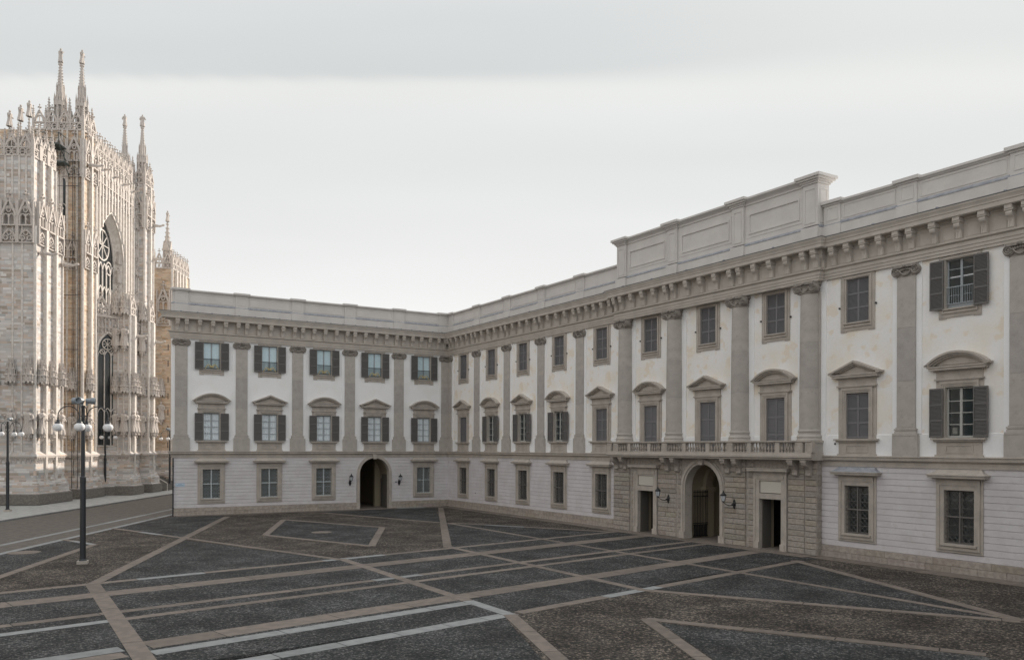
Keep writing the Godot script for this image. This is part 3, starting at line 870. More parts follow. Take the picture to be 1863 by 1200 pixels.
func build_palace() -> void:
	palace = thing("palace", "pale two-winged neoclassical palace with grey pilasters, shuttered windows and balustraded portal", "palace")
	window_shapes(); capital_shape(); corbel_shape()
	# --- walls above the string course
	var holesL := []
	var holesR := []
	for s in WIN_L:
		holesL.append([s - 0.62, s + 0.62, 5.79, 7.97]); holesL.append([s - 0.62, s + 0.62, 11.33, 13.42])
	for i in WIN_R.size():
		var s: float = WIN_R[i]
		holesR.append([s - 0.62, s + 0.62, 5.0 if i in [5, 6, 7] else 5.79, 7.97]); holesR.append([s - 0.62, s + 0.62, 11.33, 13.42])
	var wl := MB.new()
	wall_cells(wl, LEFT_END, 0.0, 4.46, 13.7, 0.0, holesL)
	obj("wall", wl.mesh(M.plaster_grey), palace)
	var wr := MB.new()
	wall_cells(wr, 0.0, 65.68, 4.46, 13.7, 0.0, holesR)
	obj("wall", wr.mesh(M.plaster), palace, RW)
	# side along the street, backs, roofs, floors: the closed body
	var body := MB.new()
	var A := Vector2(LEFT_END, 0); var B := A + DIR_A * 16.0
	var base := [Vector2(LEFT_END, 0.0), B, Vector2(14, B.y), Vector2(14, 82), Vector2(LEFT_END, 82), Vector2(LEFT_END, 65.68), Vector2(0, 65.68), Vector2(0, 0)]
	for i in 6:
		var p: Vector2 = base[i]; var r: Vector2 = base[i + 1]
		var o := Vector2(-(r - p).y, (r - p).x)
		if i == 0: o = Vector2(-0.8827, -0.47)
		body.q(Vector3(p.x, 0, p.y), Vector3(p.x, 15.6, p.y), Vector3(r.x, 15.6, r.y), Vector3(r.x, 0, r.y), Vector3(o.x, 0, o.y))
	body.slab(PackedVector2Array(base), 15.63, 15.63)
	obj("side_wall", body.mesh(M.plaster_grey), palace)
	# unseen lower range behind, along the street; height chosen to shade the cathedral base
	var rr := MB.new()
	var R0 := B + DIR_A * 0.02
	rr.slab(PackedVector2Array([R0, R0 + DIR_A * 46.0, R0 + DIR_A * 46.0 + DIR_N * 9.0, R0 + DIR_N * 9.0]), 0.0, 13.0)
	obj("rear_shade_range", rr.mesh(M.plaster_grey), palace)
	var top := MB.new()   # back faces of the parapet
	top.q(Vector3(LEFT_END, 15.6, -0.3), Vector3(LEFT_END, 17.42, -0.3), Vector3(0.3, 17.42, -0.3), Vector3(0.3, 15.6, -0.3), -BACK)
	top.q(Vector3(0.3, 15.6, -0.3), Vector3(0.3, 17.42, -0.3), Vector3(0.3, 17.42, 65.6), Vector3(0.3, 15.6, 65.6), Vector3.RIGHT)
	obj("parapet_back", top.mesh(M.parapet), palace)
	# --- mouldings
	moulding("string_course", STRING, M.trim, 0.0)
	var stopsL := [LEFT_END]
	for s in WIN_L: stopsL.append_array([s - 1.0, s + 1.0])
	stopsL.append(0.0)
	var stopsR := [0.0]
	for s in WIN_R: stopsR.append_array([s - 1.0, s + 1.0])
	stopsR.append(65.68)
	for side in [[stopsL, Transform3D.IDENTITY], [stopsR, RW]]:
		for i in range(0, side[0].size(), 2):
			var bm := MB.new()
			bm.run(BAND, side[0][i], side[0][i + 1])
			obj("sill_band", bm.mesh(M.plaster_grey), palace, side[1])
	moulding("architrave", ARCHITRAVE, M.entab)
	moulding("frieze", FRIEZE, M.entab)
	moulding("cornice", CORNICE, M.entab)
	moulding("gutter", GUTTER, M.gutter)
	moulding("parapet_base", P_BASE, M.parapet)
	moulding("parapet_ledge", P_LEDGE, M.lead)
	moulding("parapet_wall", P_WALL, M.parapet, 0.3, true)
	moulding("coping", P_COPING, M.parapet, 0.3, true)
	# roof tiles' noses along the gutter, small ventilating caps
	var cap := MB.new()
	cap.lathe([Vector2(0.07, -0.02), Vector2(0.07, 0.03), Vector2(0.03, 0.05), Vector2(0, 0.05)], Vector3.ZERO, 8)
	var capm := cap.mesh(M.lead)
	for i in 22: obj("gutter_clip", capm, palace, at3(-0.9 - i * 1.05 + rng.randf_range(-0.2, 0.2), 15.61, 0.62))
	for i in 20: obj("gutter_clip", capm, palace, at3(-0.62 if i < 8 or i > 12 else -0.92, 15.61, 3.2 + i * 2.9 + rng.randf_range(-0.4, 0.4)))
	# --- corbels
	corbels_along([-22.97, -18.43, -13.92, -9.42, -4.91, -0.85], lw)
	corbels_along([0.95, 5.45, 10.43, 15.41, 20.38, 24.45], rw)
	corbels_along([25.3, 30.21, 35.47, 40.38], rw, 0.3)
	corbels_along([41.2, 45.29, 50.27, 55.25, 60.2], rw)
	# --- pilasters and columns
	var ps := pilaster_shape(0.9)
	for s in PIL_L: add_pilaster(ps, lw(s))
	for s in PIL_R: add_pilaster(ps, rw(s))
	# folded pilaster in the corner
	add_pilaster(ps, lw(-0.32))
	add_pilaster(ps, rw(0.32))
	var colb := MB.new()
	colb.lathe([Vector2(0.66, 5.62), Vector2(0.66, 5.76), Vector2(0.63, 5.82), Vector2(0.66, 5.9), Vector2(0.62, 5.98), Vector2(0.57, 6.02), Vector2(0.56, 6.1), Vector2(0.6, 6.14), Vector2(0.6, 6.2), Vector2(0.55, 6.24), Vector2(0.54, 6.3)], Vector3(0, 0, 0.14), 28, -0.3, PI + 0.3)
	colb.box(-0.7, 0.7, 4.98, 5.63, 0, 0.8)
	var cbm := colb.mesh(M.stone)
	var drums := []
	for i in 3:
		var d := MB.new()
		var lv := [6.3, 8.3, 10.6, 13.06]
		d.tint = [Color(1, 1, 1), Color(0.93, 0.93, 0.94), Color(1.04, 1.03, 1.0)][i]
		var pr := []
		for k in 5:
			var y := lerpf(lv[i], lv[i + 1] - 0.006, k / 4.0)
			var t := (y - 6.3) / 6.76
			pr.append(Vector2(0.53 - 0.055 * t * t, y))
		pr.append(Vector2(0.46, lv[i + 1]))
		d.lathe(pr, Vector3(0, 0, 0.14), 28, -0.3, PI + 0.3)
		drums.append(d.mesh(M.stone))
	var cc := MB.new()
	cc.lathe([Vector2(0.48, 13.0), Vector2(0.52, 13.03), Vector2(0.52, 13.07), Vector2(0.47, 13.1), Vector2(0.5, 13.3), Vector2(0.58, 13.4)], Vector3(0, 0, 0.14), 24, -0.3, PI + 0.3)
	cc.box(-0.6, 0.6, 13.44, 13.58, 0, 0.7)
	var ccm := cc.mesh(M.capital)
	var bk := MB.new()
	bk.box(-0.85, 0.85, 4.97, 13.6, 0, 0.06)
	var bkm := bk.mesh(M.plaster_grey)
	var pl := MB.new()
	pl.box(0.3, 0.58, 4.97, 13.1, 0.06, 0.16)
	for i in COL_R.size():
		var c := obj("column", cbm, palace, rw(COL_R[i]))
		c.set_meta("label", "round grey stone column over the balcony")
		for m in drums: obj("shaft_stone", m, c)
		obj("neck", ccm, c)
		obj("capital", shapes.capital, c, at3(0, 13.04, 0.47))
		for sx in [-1.0, 1.0]: obj("capital_side", shapes.capital, c, Transform3D(Basis(UP, sx * PI / 2).scaled(Vector3(1, 1, 0.62)), Vector3(sx * 0.33, 13.04, 0.2)))
		obj("backing_strip", bkm, c)
		if i == 3: obj("quarter_pilaster", pl.mesh(M.stone), c)
	# entablature's underside over the portal bays
	var so := MB.new()
	so.box(AX - 7.9, AX + 7.9, 13.58, 13.62, 0, 0.42)
	obj("soffit", so.mesh(M.entab), palace, RW)
	# --- windows
	for i in 5:
		upper_window(lw(WIN_L[i]), "left")
		noble_window(lw(WIN_L[i]), "seg" if i % 2 == 0 else "tri", "left")
		if i != 3: ground_window(lw(WIN_L[i]), true, false)
	for i in WIN_R.size():
		var s: float = WIN_R[i]
		upper_window(rw(s), "right" if i == 9 else "closed")
		noble_window(rw(s), "tri" if i % 2 == 0 else "seg", "right" if i in [1, 2, 3, 9] else "door" if i in [5, 6, 7] else "closed")
		if i < 5 or i > 7: ground_window(rw(s), false, i == 8)
	# --- parapet piers
	parapet_piers([-22.97, -18.43, -13.92, -9.42, -4.91, -0.52], lw)
	parapet_piers([0.52, 5.45, 10.43, 15.41, 20.38], rw)
	parapet_piers([41.3, 45.29, 50.27, 55.25, 60.2], rw)
	attic()
	# --- ground floor
	var hl := []
	for i in 5:
		if i == 3: hl.append([WIN_L[i] - 1.62, WIN_L[i] + 1.62, 0.0, 4.46])
		else: hl.append([WIN_L[i] - 0.92, WIN_L[i] + 0.92, 1.0, 3.98])
	courses(LEFT_END, 0.0, Transform3D.IDENTITY, hl)
	var hr := [[AX - 8.2, AX + 7.86, 0.0, 4.46]]
	for i in WIN_R.size():
		if i < 5 or i > 7: hr.append([WIN_R[i] - 0.92, WIN_R[i] + 0.92, 1.0, 3.98])
	courses(0.0, 65.68, RW, hr)
	plinth_stones(LEFT_END, WIN_L[3] - 1.62, lw)
	plinth_stones(WIN_L[3] + 1.62, 0.0, lw)
	plinth_stones(0.0, AX - 8.2, rw)
	plinth_stones(AX + 7.86, 62.0, rw)
	side_arch()
	portal()
	balcony()

# raised attic over the portal bays, with framed panels
func attic() -> void:
	var z := 0.3
	var m := MB.new()
	m.box(AX - 7.85, AX + 7.85, 16.38, 18.6, -0.4, z)
	var root := obj("attic", m.mesh(M.parapet), palace, RW)
	var cp := [Vector2(z, 18.42), Vector2(z + 0.05, 18.43), Vector2(z + 0.05, 18.52), Vector2(z + 0.1, 18.58), Vector2(z + 0.2, 18.66), Vector2(z + 0.26, 18.70), Vector2(z + 0.26, 18.80), Vector2(-0.5, 18.86)]
	var c := MB.new()
	c.run(cp, AX - 7.85, AX + 7.85, 0.0, 0.0, 0.0, true)
	obj("coping", c.mesh(M.parapet), root)
	var piers := [AX - 7.45, AX - 2.63, AX + 2.63, AX + 7.45]
	for i in 4:
		var hw := 0.42 if i in [1, 2] else 0.45
		var p := MB.new()
		p.box(-hw, hw, 16.38, 18.62, -0.42, z + 0.12)
		p.ring(hw - 0.12, 16.5, 18.22, hw - 0.17, 16.55, 18.17, z + 0.12, z + 0.145)
		p.box(-hw - 0.06, hw + 0.06, 15.62, 16.3, 0.3, z + 0.2)
		if i in [0, 3]:   # framed panel on the end face as well
			p.T = Transform3D(Basis(UP, PI / 2 if i == 3 else -PI / 2), Vector3(hw if i == 3 else -hw, 0, 0.0))
			p.ring(0.26, 16.5, 18.22, 0.21, 16.55, 18.17, 0, 0.02)
			p.T = Transform3D.IDENTITY
		var po := obj("attic_pier", p.mesh(M.parapet), root, at3(piers[i], 0, 0))
		var k := MB.new()
		for lay in [[0.06, 18.44, 18.53], [0.12, 18.53, 18.62], [0.22, 18.62, 18.72], [0.30, 18.72, 18.86]]:
			k.box(-hw - lay[0], hw + lay[0], lay[1], lay[2], -0.42 - lay[0], z + 0.12 + lay[0])
		obj("cap", k.mesh(M.parapet), po)
	for i in 3:
		var a: float = piers[i] + 0.42; var b: float = piers[i + 1] - 0.42
		var f := MB.new()
		var hw := (b - a) / 2
		f.ring(hw - 0.12, 16.66, 18.12, hw - 0.30, 16.84, 17.94, z, z + 0.02)
		f.ring(hw - 0.30, 16.84, 17.94, hw - 0.38, 16.92, 17.86, z, z + 0.055)
		obj("attic_panel", f.mesh(M.parapet), root, at3((a + b) / 2, 0, 0))

func side_arch() -> void:
	var at := lw(WIN_L[3])
	var m := MB.new()
	arch_ring(m, 1.36, 1.50, 3.03, 0.0, -0.45, 0.10)
	arch_ring(m, 1.50, 1.60, 3.03, 0.0, 0.0, 0.05)
	m.prism(PackedVector2Array([Vector2(-0.14, 4.30), Vector2(0.14, 4.30), Vector2(0.22, 4.72), Vector2(-0.22, 4.72)]), 0.0, 0.16)
	for sx in [-1.0, 1.0]: m.box(minf(sx * 1.36, sx * 1.62) - 0.01, maxf(sx * 1.36, sx * 1.62) + 0.01, 0.0, 0.6, -0.4, 0.12)
	var root := obj("side_arch", m.mesh(M.trim), palace, at)
	var w := MB.new()
	arch_spandrel(w, 1.62, 1.5, 3.03, 4.47, 0.0)
	obj("spandrel", w.mesh(M.ashlar), root)
	var t := MB.new()
	# passage: side walls, vault, an opening on the far left
	tunnel(t, 1.6, 2.9, -0.45, -2.6)
	t.q(Vector3(-1.6, 0, -0.46), Vector3(-1.6, 4.5, -0.46), Vector3(-1.36, 4.5, -0.46), Vector3(-1.36, 0, -0.46), -BACK)
	for sx in [-1.0, 1.0]:
		t.box(minf(sx * 1.1, sx * 1.6), maxf(sx * 1.1, sx * 1.6), 0, 4.5, -3.0, -2.6)
	tunnel(t, 2.2, 2.6, -3.0, -9.0)
	t.q(Vector3(-2.2, 0, -9), Vector3(-2.2, 5, -9), Vector3(2.2, 5, -9), Vector3(2.2, 0, -9), BACK)
	obj("passage", t.mesh(M.inside), root)
	var dr := MB.new()
	dr.box(-0.5, 0.5, 0, 2.4, 0, 0.05); dr.ring(0.62, 0, 2.55, 0.5, 0, 2.4, 0, 0.1)
	obj("passage_door", dr.mesh(M.door), root, Transform3D(Basis(UP, -PI / 2), Vector3(1.6, 0, -1.6)))
	var lf := MB.new()
	lf.box(-0.04, 0.04, 0.02, 2.95, -1.2, 0)
	obj("gate_leaf", lf.mesh(M.door), root, at3(1.42, 0, -0.5))
	var fl := MB.new()
	fl.q(Vector3(-2.3, 0.012, -9), Vector3(-2.3, 0.012, 0.1), Vector3(2.3, 0.012, 0.1), Vector3(2.3, 0.012, -9), UP)
	obj("passage_floor", fl.mesh(M.granite), root)

# rusticated portal: blocks laid in courses, two doors, one arch
func portal() -> void:
	var D := 0.35
	var s0 := AX - 8.2; var s1 := AX + 7.86
	var cs := [AX - 5.02, AX - 0.05, AX + 4.93]     # left door, arch, right door
	# a closed backing behind the blocks, with the openings left free
	var b := MB.new()
	wall_cells(b, s0, s1, 0.0, 4.75, D - 0.03, [[cs[0] - 1.0, cs[0] + 1.0, 0.0, 4.05], [cs[2] - 1.0, cs[2] + 1.0, 0.0, 4.05], [cs[1] - 1.62, cs[1] + 1.62, 0.0, 4.75]])
	for s in [s0, s1]:
		b.q(Vector3(s, 0, 0), Vector3(s, 4.75, 0), Vector3(s, 4.75, D - 0.03), Vector3(s, 0, D - 0.03), Vector3(-1 if s == s0 else 1, 0, 0))
	b.T = Transform3D(Basis(), Vector3(cs[1], 0, 0))
	arch_spandrel(b, 1.62, 1.62, 3.0, 4.75, D - 0.02)
	b.T = Transform3D.IDENTITY
	var root := obj("portal", b.mesh(M.rustic), palace, RW)
	root.set_meta("label", "rusticated brown stone portal under the balcony")
	# block courses between the openings
	var parts := [[s0, s0 + 1.62, 0.05], [s0 + 1.78, cs[0] - 1.14, 0.0], [cs[0] + 1.12, cs[0] + 2.75, 0.0], [cs[0] + 2.90, cs[1] - 1.74, 0.0], [cs[1] + 1.74, cs[1] + 3.28, 0.05], [cs[1] + 3.45, cs[2] - 1.14, 0.0], [cs[2] + 1.12, s1 - 0.75, 0.0], [s1 - 0.7, s1, 0.03]]
	var lv := [0.0, 0.3, 0.60]
	while lv[-1] < 4.6: lv.append(lv[-1] + 0.2845)
	for p in parts:
		var w: float = p[1] - p[0]
		for i in lv.size() - 1:
			var cuts := [p[0], p[1]]
			if w > 1.2:
				if i % 2 == 0 or rng.randf() < 0.3: cuts.insert(1, p[0] + w * (0.42 if i % 4 == 0 else 0.56))
			for k in cuts.size() - 1:
				var a: float = cuts[k]; var e: float = cuts[k + 1]
				var m := MB.new()
				var t := rng.randf_range(0.78, 1.18)
				m.tint = Color(t * rng.randf_range(0.97, 1.05), t, t * rng.randf_range(0.92, 1.02))
				var hw := (e - a) / 2 - 0.009
				m.block(-hw, hw, lv[i] + 0.009, lv[i + 1] - 0.009, -0.08 - p[2], rng.randf_range(0.012, 0.03), 0.03)
				obj("rusticated_block", m.mesh(M.rustic), root, at3((a + e) / 2, 0, D + p[2]))
	# returns at the ends
	for s in [s0, s1]:
		for i in lv.size() - 1:
			var m := MB.new()
			var t := rng.randf_range(0.8, 1.15)
			m.tint = Color(t, t, t * 0.97)
			m.block(-0.17, 0.17, lv[i] + 0.006, lv[i + 1] - 0.006, -0.02, 0.025, 0.012)
			obj("rusticated_block", m.mesh(M.rustic), root, Transform3D(Basis(UP, -PI / 2 if s == s0 else PI / 2), Vector3(s, 0, 0.185)))
	# side doors
	for k in [0, 2]:
		var f := MB.new()
		f.ring(1.10, 0.0, 4.06, 0.98, 0.0, 3.98, 0.0, 0.10)
		f.ring(0.98, 0.0, 3.98, 0.73, 0.0, 3.62, -0.18, 0.06)
		f.box(-0.73, 0.73, 2.66, 2.95, -0.18, 0.05)
		f.box(-0.98, 0.98, 3.70, 3.98, 0.02, 0.09)
		for sx in [-1.0, 1.0]:
			f.box(sx * 0.86 - 0.14, sx * 0.86 + 0.14, 0.0, 0.36, 0.0, 0.14)
			f.T = Transform3D(Basis(Vector3.RIGHT, PI / 2), Vector3(sx * 0.85, 3.84, 0.09))
			f.lathe([Vector2(0.1, 0), Vector2(0.1, 0.03), Vector2(0.06, 0.03), Vector2(0.04, 0.015), Vector2(0, 0.03)], Vector3.ZERO, 12)
			f.T = Transform3D.IDENTITY
		f.box(-1.2, 1.2, 4.06, 4.12, 0, 0.22); f.box(-1.34, 1.34, 4.12, 4.24, 0, 0.36); f.box(-1.38, 1.38, 4.24, 4.28, 0, 0.39)
		var o := obj("doorway", f.mesh(M.trim), root, at3(cs[k], 0, D))
		var sg := MB.new()
		sg.block(-0.70, 0.70, 2.98, 3.60, -0.06, 0.0, 0.01)
		obj("blank_board", sg.mesh(M.board), o)
		# open leaf folded back, yellow reveal behind it, dark room beyond
		var v := MB.new()
		v.box(-0.95, -0.73, 0, 2.66, -1.08, -0.18)
		obj("reveal", v.mesh(M.inside), o)
		var rm := MB.new()
		rm.q(Vector3(-0.95, 2.67, -0.15), Vector3(1.6, 2.67, -0.15), Vector3(1.6, 2.67, -4.5), Vector3(-0.95, 2.67, -4.5), -UP)
		rm.q(Vector3(-2.2, 0, -4.5), Vector3(-2.2, 2.7, -4.5), Vector3(1.6, 2.7, -4.5), Vector3(1.6, 0, -4.5), BACK)
		rm.q(Vector3(0.75, 0, -0.18), Vector3(0.75, 2.7, -0.18), Vector3(0.75, 2.7, -4.5), Vector3(0.75, 0, -4.5), -Vector3.RIGHT)
		rm.q(Vector3(-2.2, 0, -1.1), Vector3(-2.2, 2.7, -1.1), Vector3(-2.2, 2.7, -4.5), Vector3(-2.2, 0, -4.5), Vector3.RIGHT)
		rm.q(Vector3(-2.2, 0, -1.1), Vector3(-2.2, 2.7, -1.1), Vector3(-0.95, 2.7, -1.1), Vector3(-0.95, 0, -1.1), -BACK)
		obj("dark_room", rm.mesh(M.room), o)
		var lf := MB.new()
		lf.box(0.0, 0.06, 0.03, 2.62, -0.80, -0.16)
		obj("door_leaf", lf.mesh(M.door), o, at3(-0.725, 0, 0))
		var fl := MB.new()
		fl.box(-0.78, 0.78, -0.05, 0.03, -3.5, 0.0)
		obj("threshold", fl.mesh(M.granite), o)
		if k == 2:
			var rd := MB.new()
			rd.box(-0.55, -0.15, 0.03, 2.6, -2.3, -2.25)
			obj("red_hanging", rd.mesh(M.red), o)
	# the arch
	var a := MB.new()
	arch_ring(a, 1.40, 1.52, 3.0, 0.0, -0.5, 0.08)
	arch_ring(a, 1.52, 1.68, 3.0, 0.0, -0.05, 0.14)
	arch_ring(a, 1.68, 1.74, 3.0, 0.0, -0.05, 0.05)
	a.prism(PackedVector2Array([Vector2(-0.17, 4.36), Vector2(0.17, 4.36), Vector2(0.26, 4.75), Vector2(-0.26, 4.75)]), 0.0, 0.24)
	for sx in [-1.0, 1.0]: a.box(minf(sx * 1.38, sx * 1.80), maxf(sx * 1.38, sx * 1.80), 0, 0.42, -0.5, 0.17)
	var ao := obj("archway", a.mesh(M.trim), root, at3(cs[1], 0, D))
	var t := MB.new()
	tunnel(t, 1.75, 3.0, -0.5, -5.0)
	for z in [-2.0, -3.6]:
		for sx in [-1.0, 1.0]:
			t.box(minf(sx * 1.45, sx * 1.75), maxf(sx * 1.45, sx * 1.75), 0, 2.9, z - 0.35, z + 0.35)
			t.box(minf(sx * 1.36, sx * 1.75), maxf(sx * 1.36, sx * 1.75), 2.7, 3.0, z - 0.45, z + 0.45)
		var p := arc_points(0, 3.0, 1.76, 0, PI, 20)
		p.append_array(arc_points(0, 3.0, 1.5, PI, 0, 20))
		t.prism(p, z - 0.3, z + 0.3, true)
	tunnel(t, 2.6, 3.0, -5.0, -13.0)
	for sx in [-1.0, 1.0]: t.q(Vector3(sx * 1.75, 0, -5), Vector3(sx * 1.75, 5.6, -5), Vector3(sx * 2.6, 5.6, -5), Vector3(sx * 2.6, 0, -5), BACK)
	t.q(Vector3(-2.6, 0, -13), Vector3(-2.6, 5.6, -13), Vector3(2.6, 5.6, -13), Vector3(2.6, 0, -13), BACK)
	obj("passage", t.mesh(M.inside), ao)
	var gl := MB.new()   # wrought iron gate leaf folded against the left side
	for i in 9: gl.box(-0.012, 0.012, 0.06, 2.85, -0.15 - i * 0.13 - 0.012, -0.15 - i * 0.13 + 0.012)
	for y in [0.1, 0.75, 0.85, 2.45, 2.7]: gl.box(-0.02, 0.02, y, y + 0.05, -1.25, -0.1)
	for i in 8: gl.box(-0.02, 0.02, 0.1, 0.75, -0.2 - i * 0.13 - 0.02, -0.2 - i * 0.13 + 0.02)
	obj("gate_leaf", gl.mesh(M.iron), ao, at3(-1.32, 0, -0.45))
	var fl := MB.new()
	fl.q(Vector3(-2.6, 0.014, -13), Vector3(-2.6, 0.014, 0.1), Vector3(2.6, 0.014, 0.1), Vector3(2.6, 0.014, -13), UP)
	obj("passage_floor", fl.mesh(M.granite), ao)

func balcony() -> void:
	var s0 := AX - 8.08; var s1 := AX + 8.02
	var F := 1.02
	var sl := MB.new()
	sl.run([Vector2(0.0, 4.73), Vector2(F - 0.08, 4.73), Vector2(F - 0.04, 4.76), Vector2(F - 0.04, 4.82), Vector2(F + 0.04, 4.86), Vector2(F + 0.04, 4.98), Vector2(F, 5.0), Vector2(0, 5.0)], s0 - 0.05, s1 + 0.05, 0, 0, 0, true)
	var root := obj("balcony", sl.mesh(M.trim), palace, RW)
	root.set_meta("label", "long stone balcony with balusters over the portal")
	var rail := MB.new()
	rail.run([Vector2(F - 0.26, 5.60), Vector2(F - 0.05, 5.60), Vector2(F, 5.65), Vector2(F, 5.71), Vector2(F - 0.3, 5.72), Vector2(F - 0.3, 5.65)], s0, s1, 0, 0, 0, true)
	obj("top_rail", rail.mesh(M.trim), root)
	var low := MB.new()
	low.box(s0, s1, 5.0, 5.12, F - 0.27, F - 0.02)
	obj("bottom_rail", low.mesh(M.trim), root)
	for s in [s0 + 0.13, s1 - 0.13]:
		var e := MB.new()
		e.box(-0.13, 0.13, 5.60, 5.715, 0.05, F - 0.3); e.box(-0.12, 0.12, 5.0, 5.12, 0.05, F - 0.27)
		obj("end_rail", e.mesh(M.trim), root, at3(s, 0, 0))
	var bp := [Vector2(0.055, 0), Vector2(0.055, 0.04), Vector2(0.035, 0.06), Vector2(0.05, 0.10), Vector2(0.068, 0.16), Vector2(0.058, 0.22), Vector2(0.03, 0.32), Vector2(0.03, 0.36), Vector2(0.05, 0.385), Vector2(0.03, 0.41), Vector2(0.055, 0.44), Vector2(0.055, 0.48)]
	var b := MB.new()
	b.lathe(bp, Vector3.ZERO, 8)
	var bm := b.mesh(M.plinth)
	var pd := MB.new()
	pd.box(-0.22, 0.22, 5.12, 5.60, F - 0.27, F - 0.03); pd.ring(0.15, 5.18, 5.54, 0.12, 5.21, 5.51, F - 0.03, F - 0.015)
	var pdm := pd.mesh(M.trim)
	var pn := MB.new()
	pn.box(-0.13, 0.13, 5.12, 5.60, F - 0.26, F - 0.04)
	var pnm := pn.mesh(M.trim)
	# pedestals under the columns and beside each window, balusters between
	var stops := []
	for c in [AX - 7.27, AX - 2.63, AX + 2.63, AX + 7.27]: stops.append([c, 0])
	for w in [27.86, 32.84, 37.79]:
		stops.append([w - 0.95, 1]); stops.append([w + 0.95, 1])
	stops.append([s0 + 0.16, 0]); stops.append([s1 - 0.16, 0])
	stops.sort_custom(func(x, y): return x[0] < y[0])
	for i in stops.size():
		obj("pedestal", pdm if stops[i][1] == 0 else pnm, root, at3(stops[i][0], 0, 0))
		if i + 1 < stops.size():
			var a: float = stops[i][0] + (0.22 if stops[i][1] == 0 else 0.13)
			var e: float = stops[i + 1][0] - (0.22 if stops[i + 1][1] == 0 else 0.13)
			var k := int((e - a) / 0.2)
			for j in k: obj("baluster", bm, root, at3(lerpf(a, e, (j + 0.5) / k), 5.12, F - 0.15))
	for s in [s0 + 0.13, s1 - 0.13]:
		for j in 3: obj("baluster", bm, root, at3(s, 5.12, 0.2 + j * 0.19))
	# scrolled brackets in pairs under the columns
	var br := MB.new()
	var prof := PackedVector2Array()
	for p in [[0.0, 3.92], [0.14, 3.92], [0.20, 3.98], [0.18, 4.10], [0.22, 4.24], [0.36, 4.38], [0.52, 4.46], [0.56, 4.55], [0.55, 4.62], [0.0, 4.62]]: prof.append(Vector2(-p[0], p[1]))
	br.T = Transform3D(Basis(UP, PI / 2), Vector3(-0.15, 0, 0))
	br.prism(prof, 0, 0.30, true)
	br.T = Transform3D.IDENTITY
	br.box(-0.18, 0.18, 4.62, 4.73, 0, 0.60)
	var brm := br.mesh(M.rustic)
	for c in [AX - 7.35, AX - 2.5, AX + 2.42, AX + 7.05]:
		for k in [-0.42, 0.42]: obj("bracket", brm, root, at3(c + k, 0, 0.35))

# ------------------------------------------------------------------ ground
const CAT := Vector2(-32.2, -17.3)          # cathedral's own frame: x along the street, z towards it
const DIR_N := Vector2(0.8827, 0.47)
func cw(X: float, Z: float) -> Vector2: return CAT + DIR_A * X + DIR_N * Z

var slab_mesh := {}
var piazza: Node3D

# a band of paving slabs from p to r (x, z), each slab its own piece
func band(p: Vector2, r: Vector2, width: float, level: float, tones: Array, length := 2.75) -> void:
	var d := (r - p)
	var L := d.length()
	var ang := -atan2(d.y, d.x)
	var s := 0.0
	while s < L - 0.02:
		var e := minf(L, s + length * rng.randf_range(0.7, 1.35))
		if L - e < 0.5: e = L
		var mid := p + d / L * ((s + e) / 2)
		var kind: String = tones[rng.randi() % tones.size()]
		var t := Transform3D(Basis(UP, ang).scaled_local(Vector3((e - s) - 0.034, 1, width)), Vector3(mid.x, level, mid.y))
		obj("paving_slab", slab_mesh[kind][rng.randi() % 4], piazza, t)
		s = e

func panel(poly: Array, level: float, mat: Material) -> MB:
	var m := MB.new()
	m.slab(PackedVector2Array(poly), level, level)
	return m

func bz(z0: float, x: float) -> float: return z0 - 0.199 * (x + 34.8)

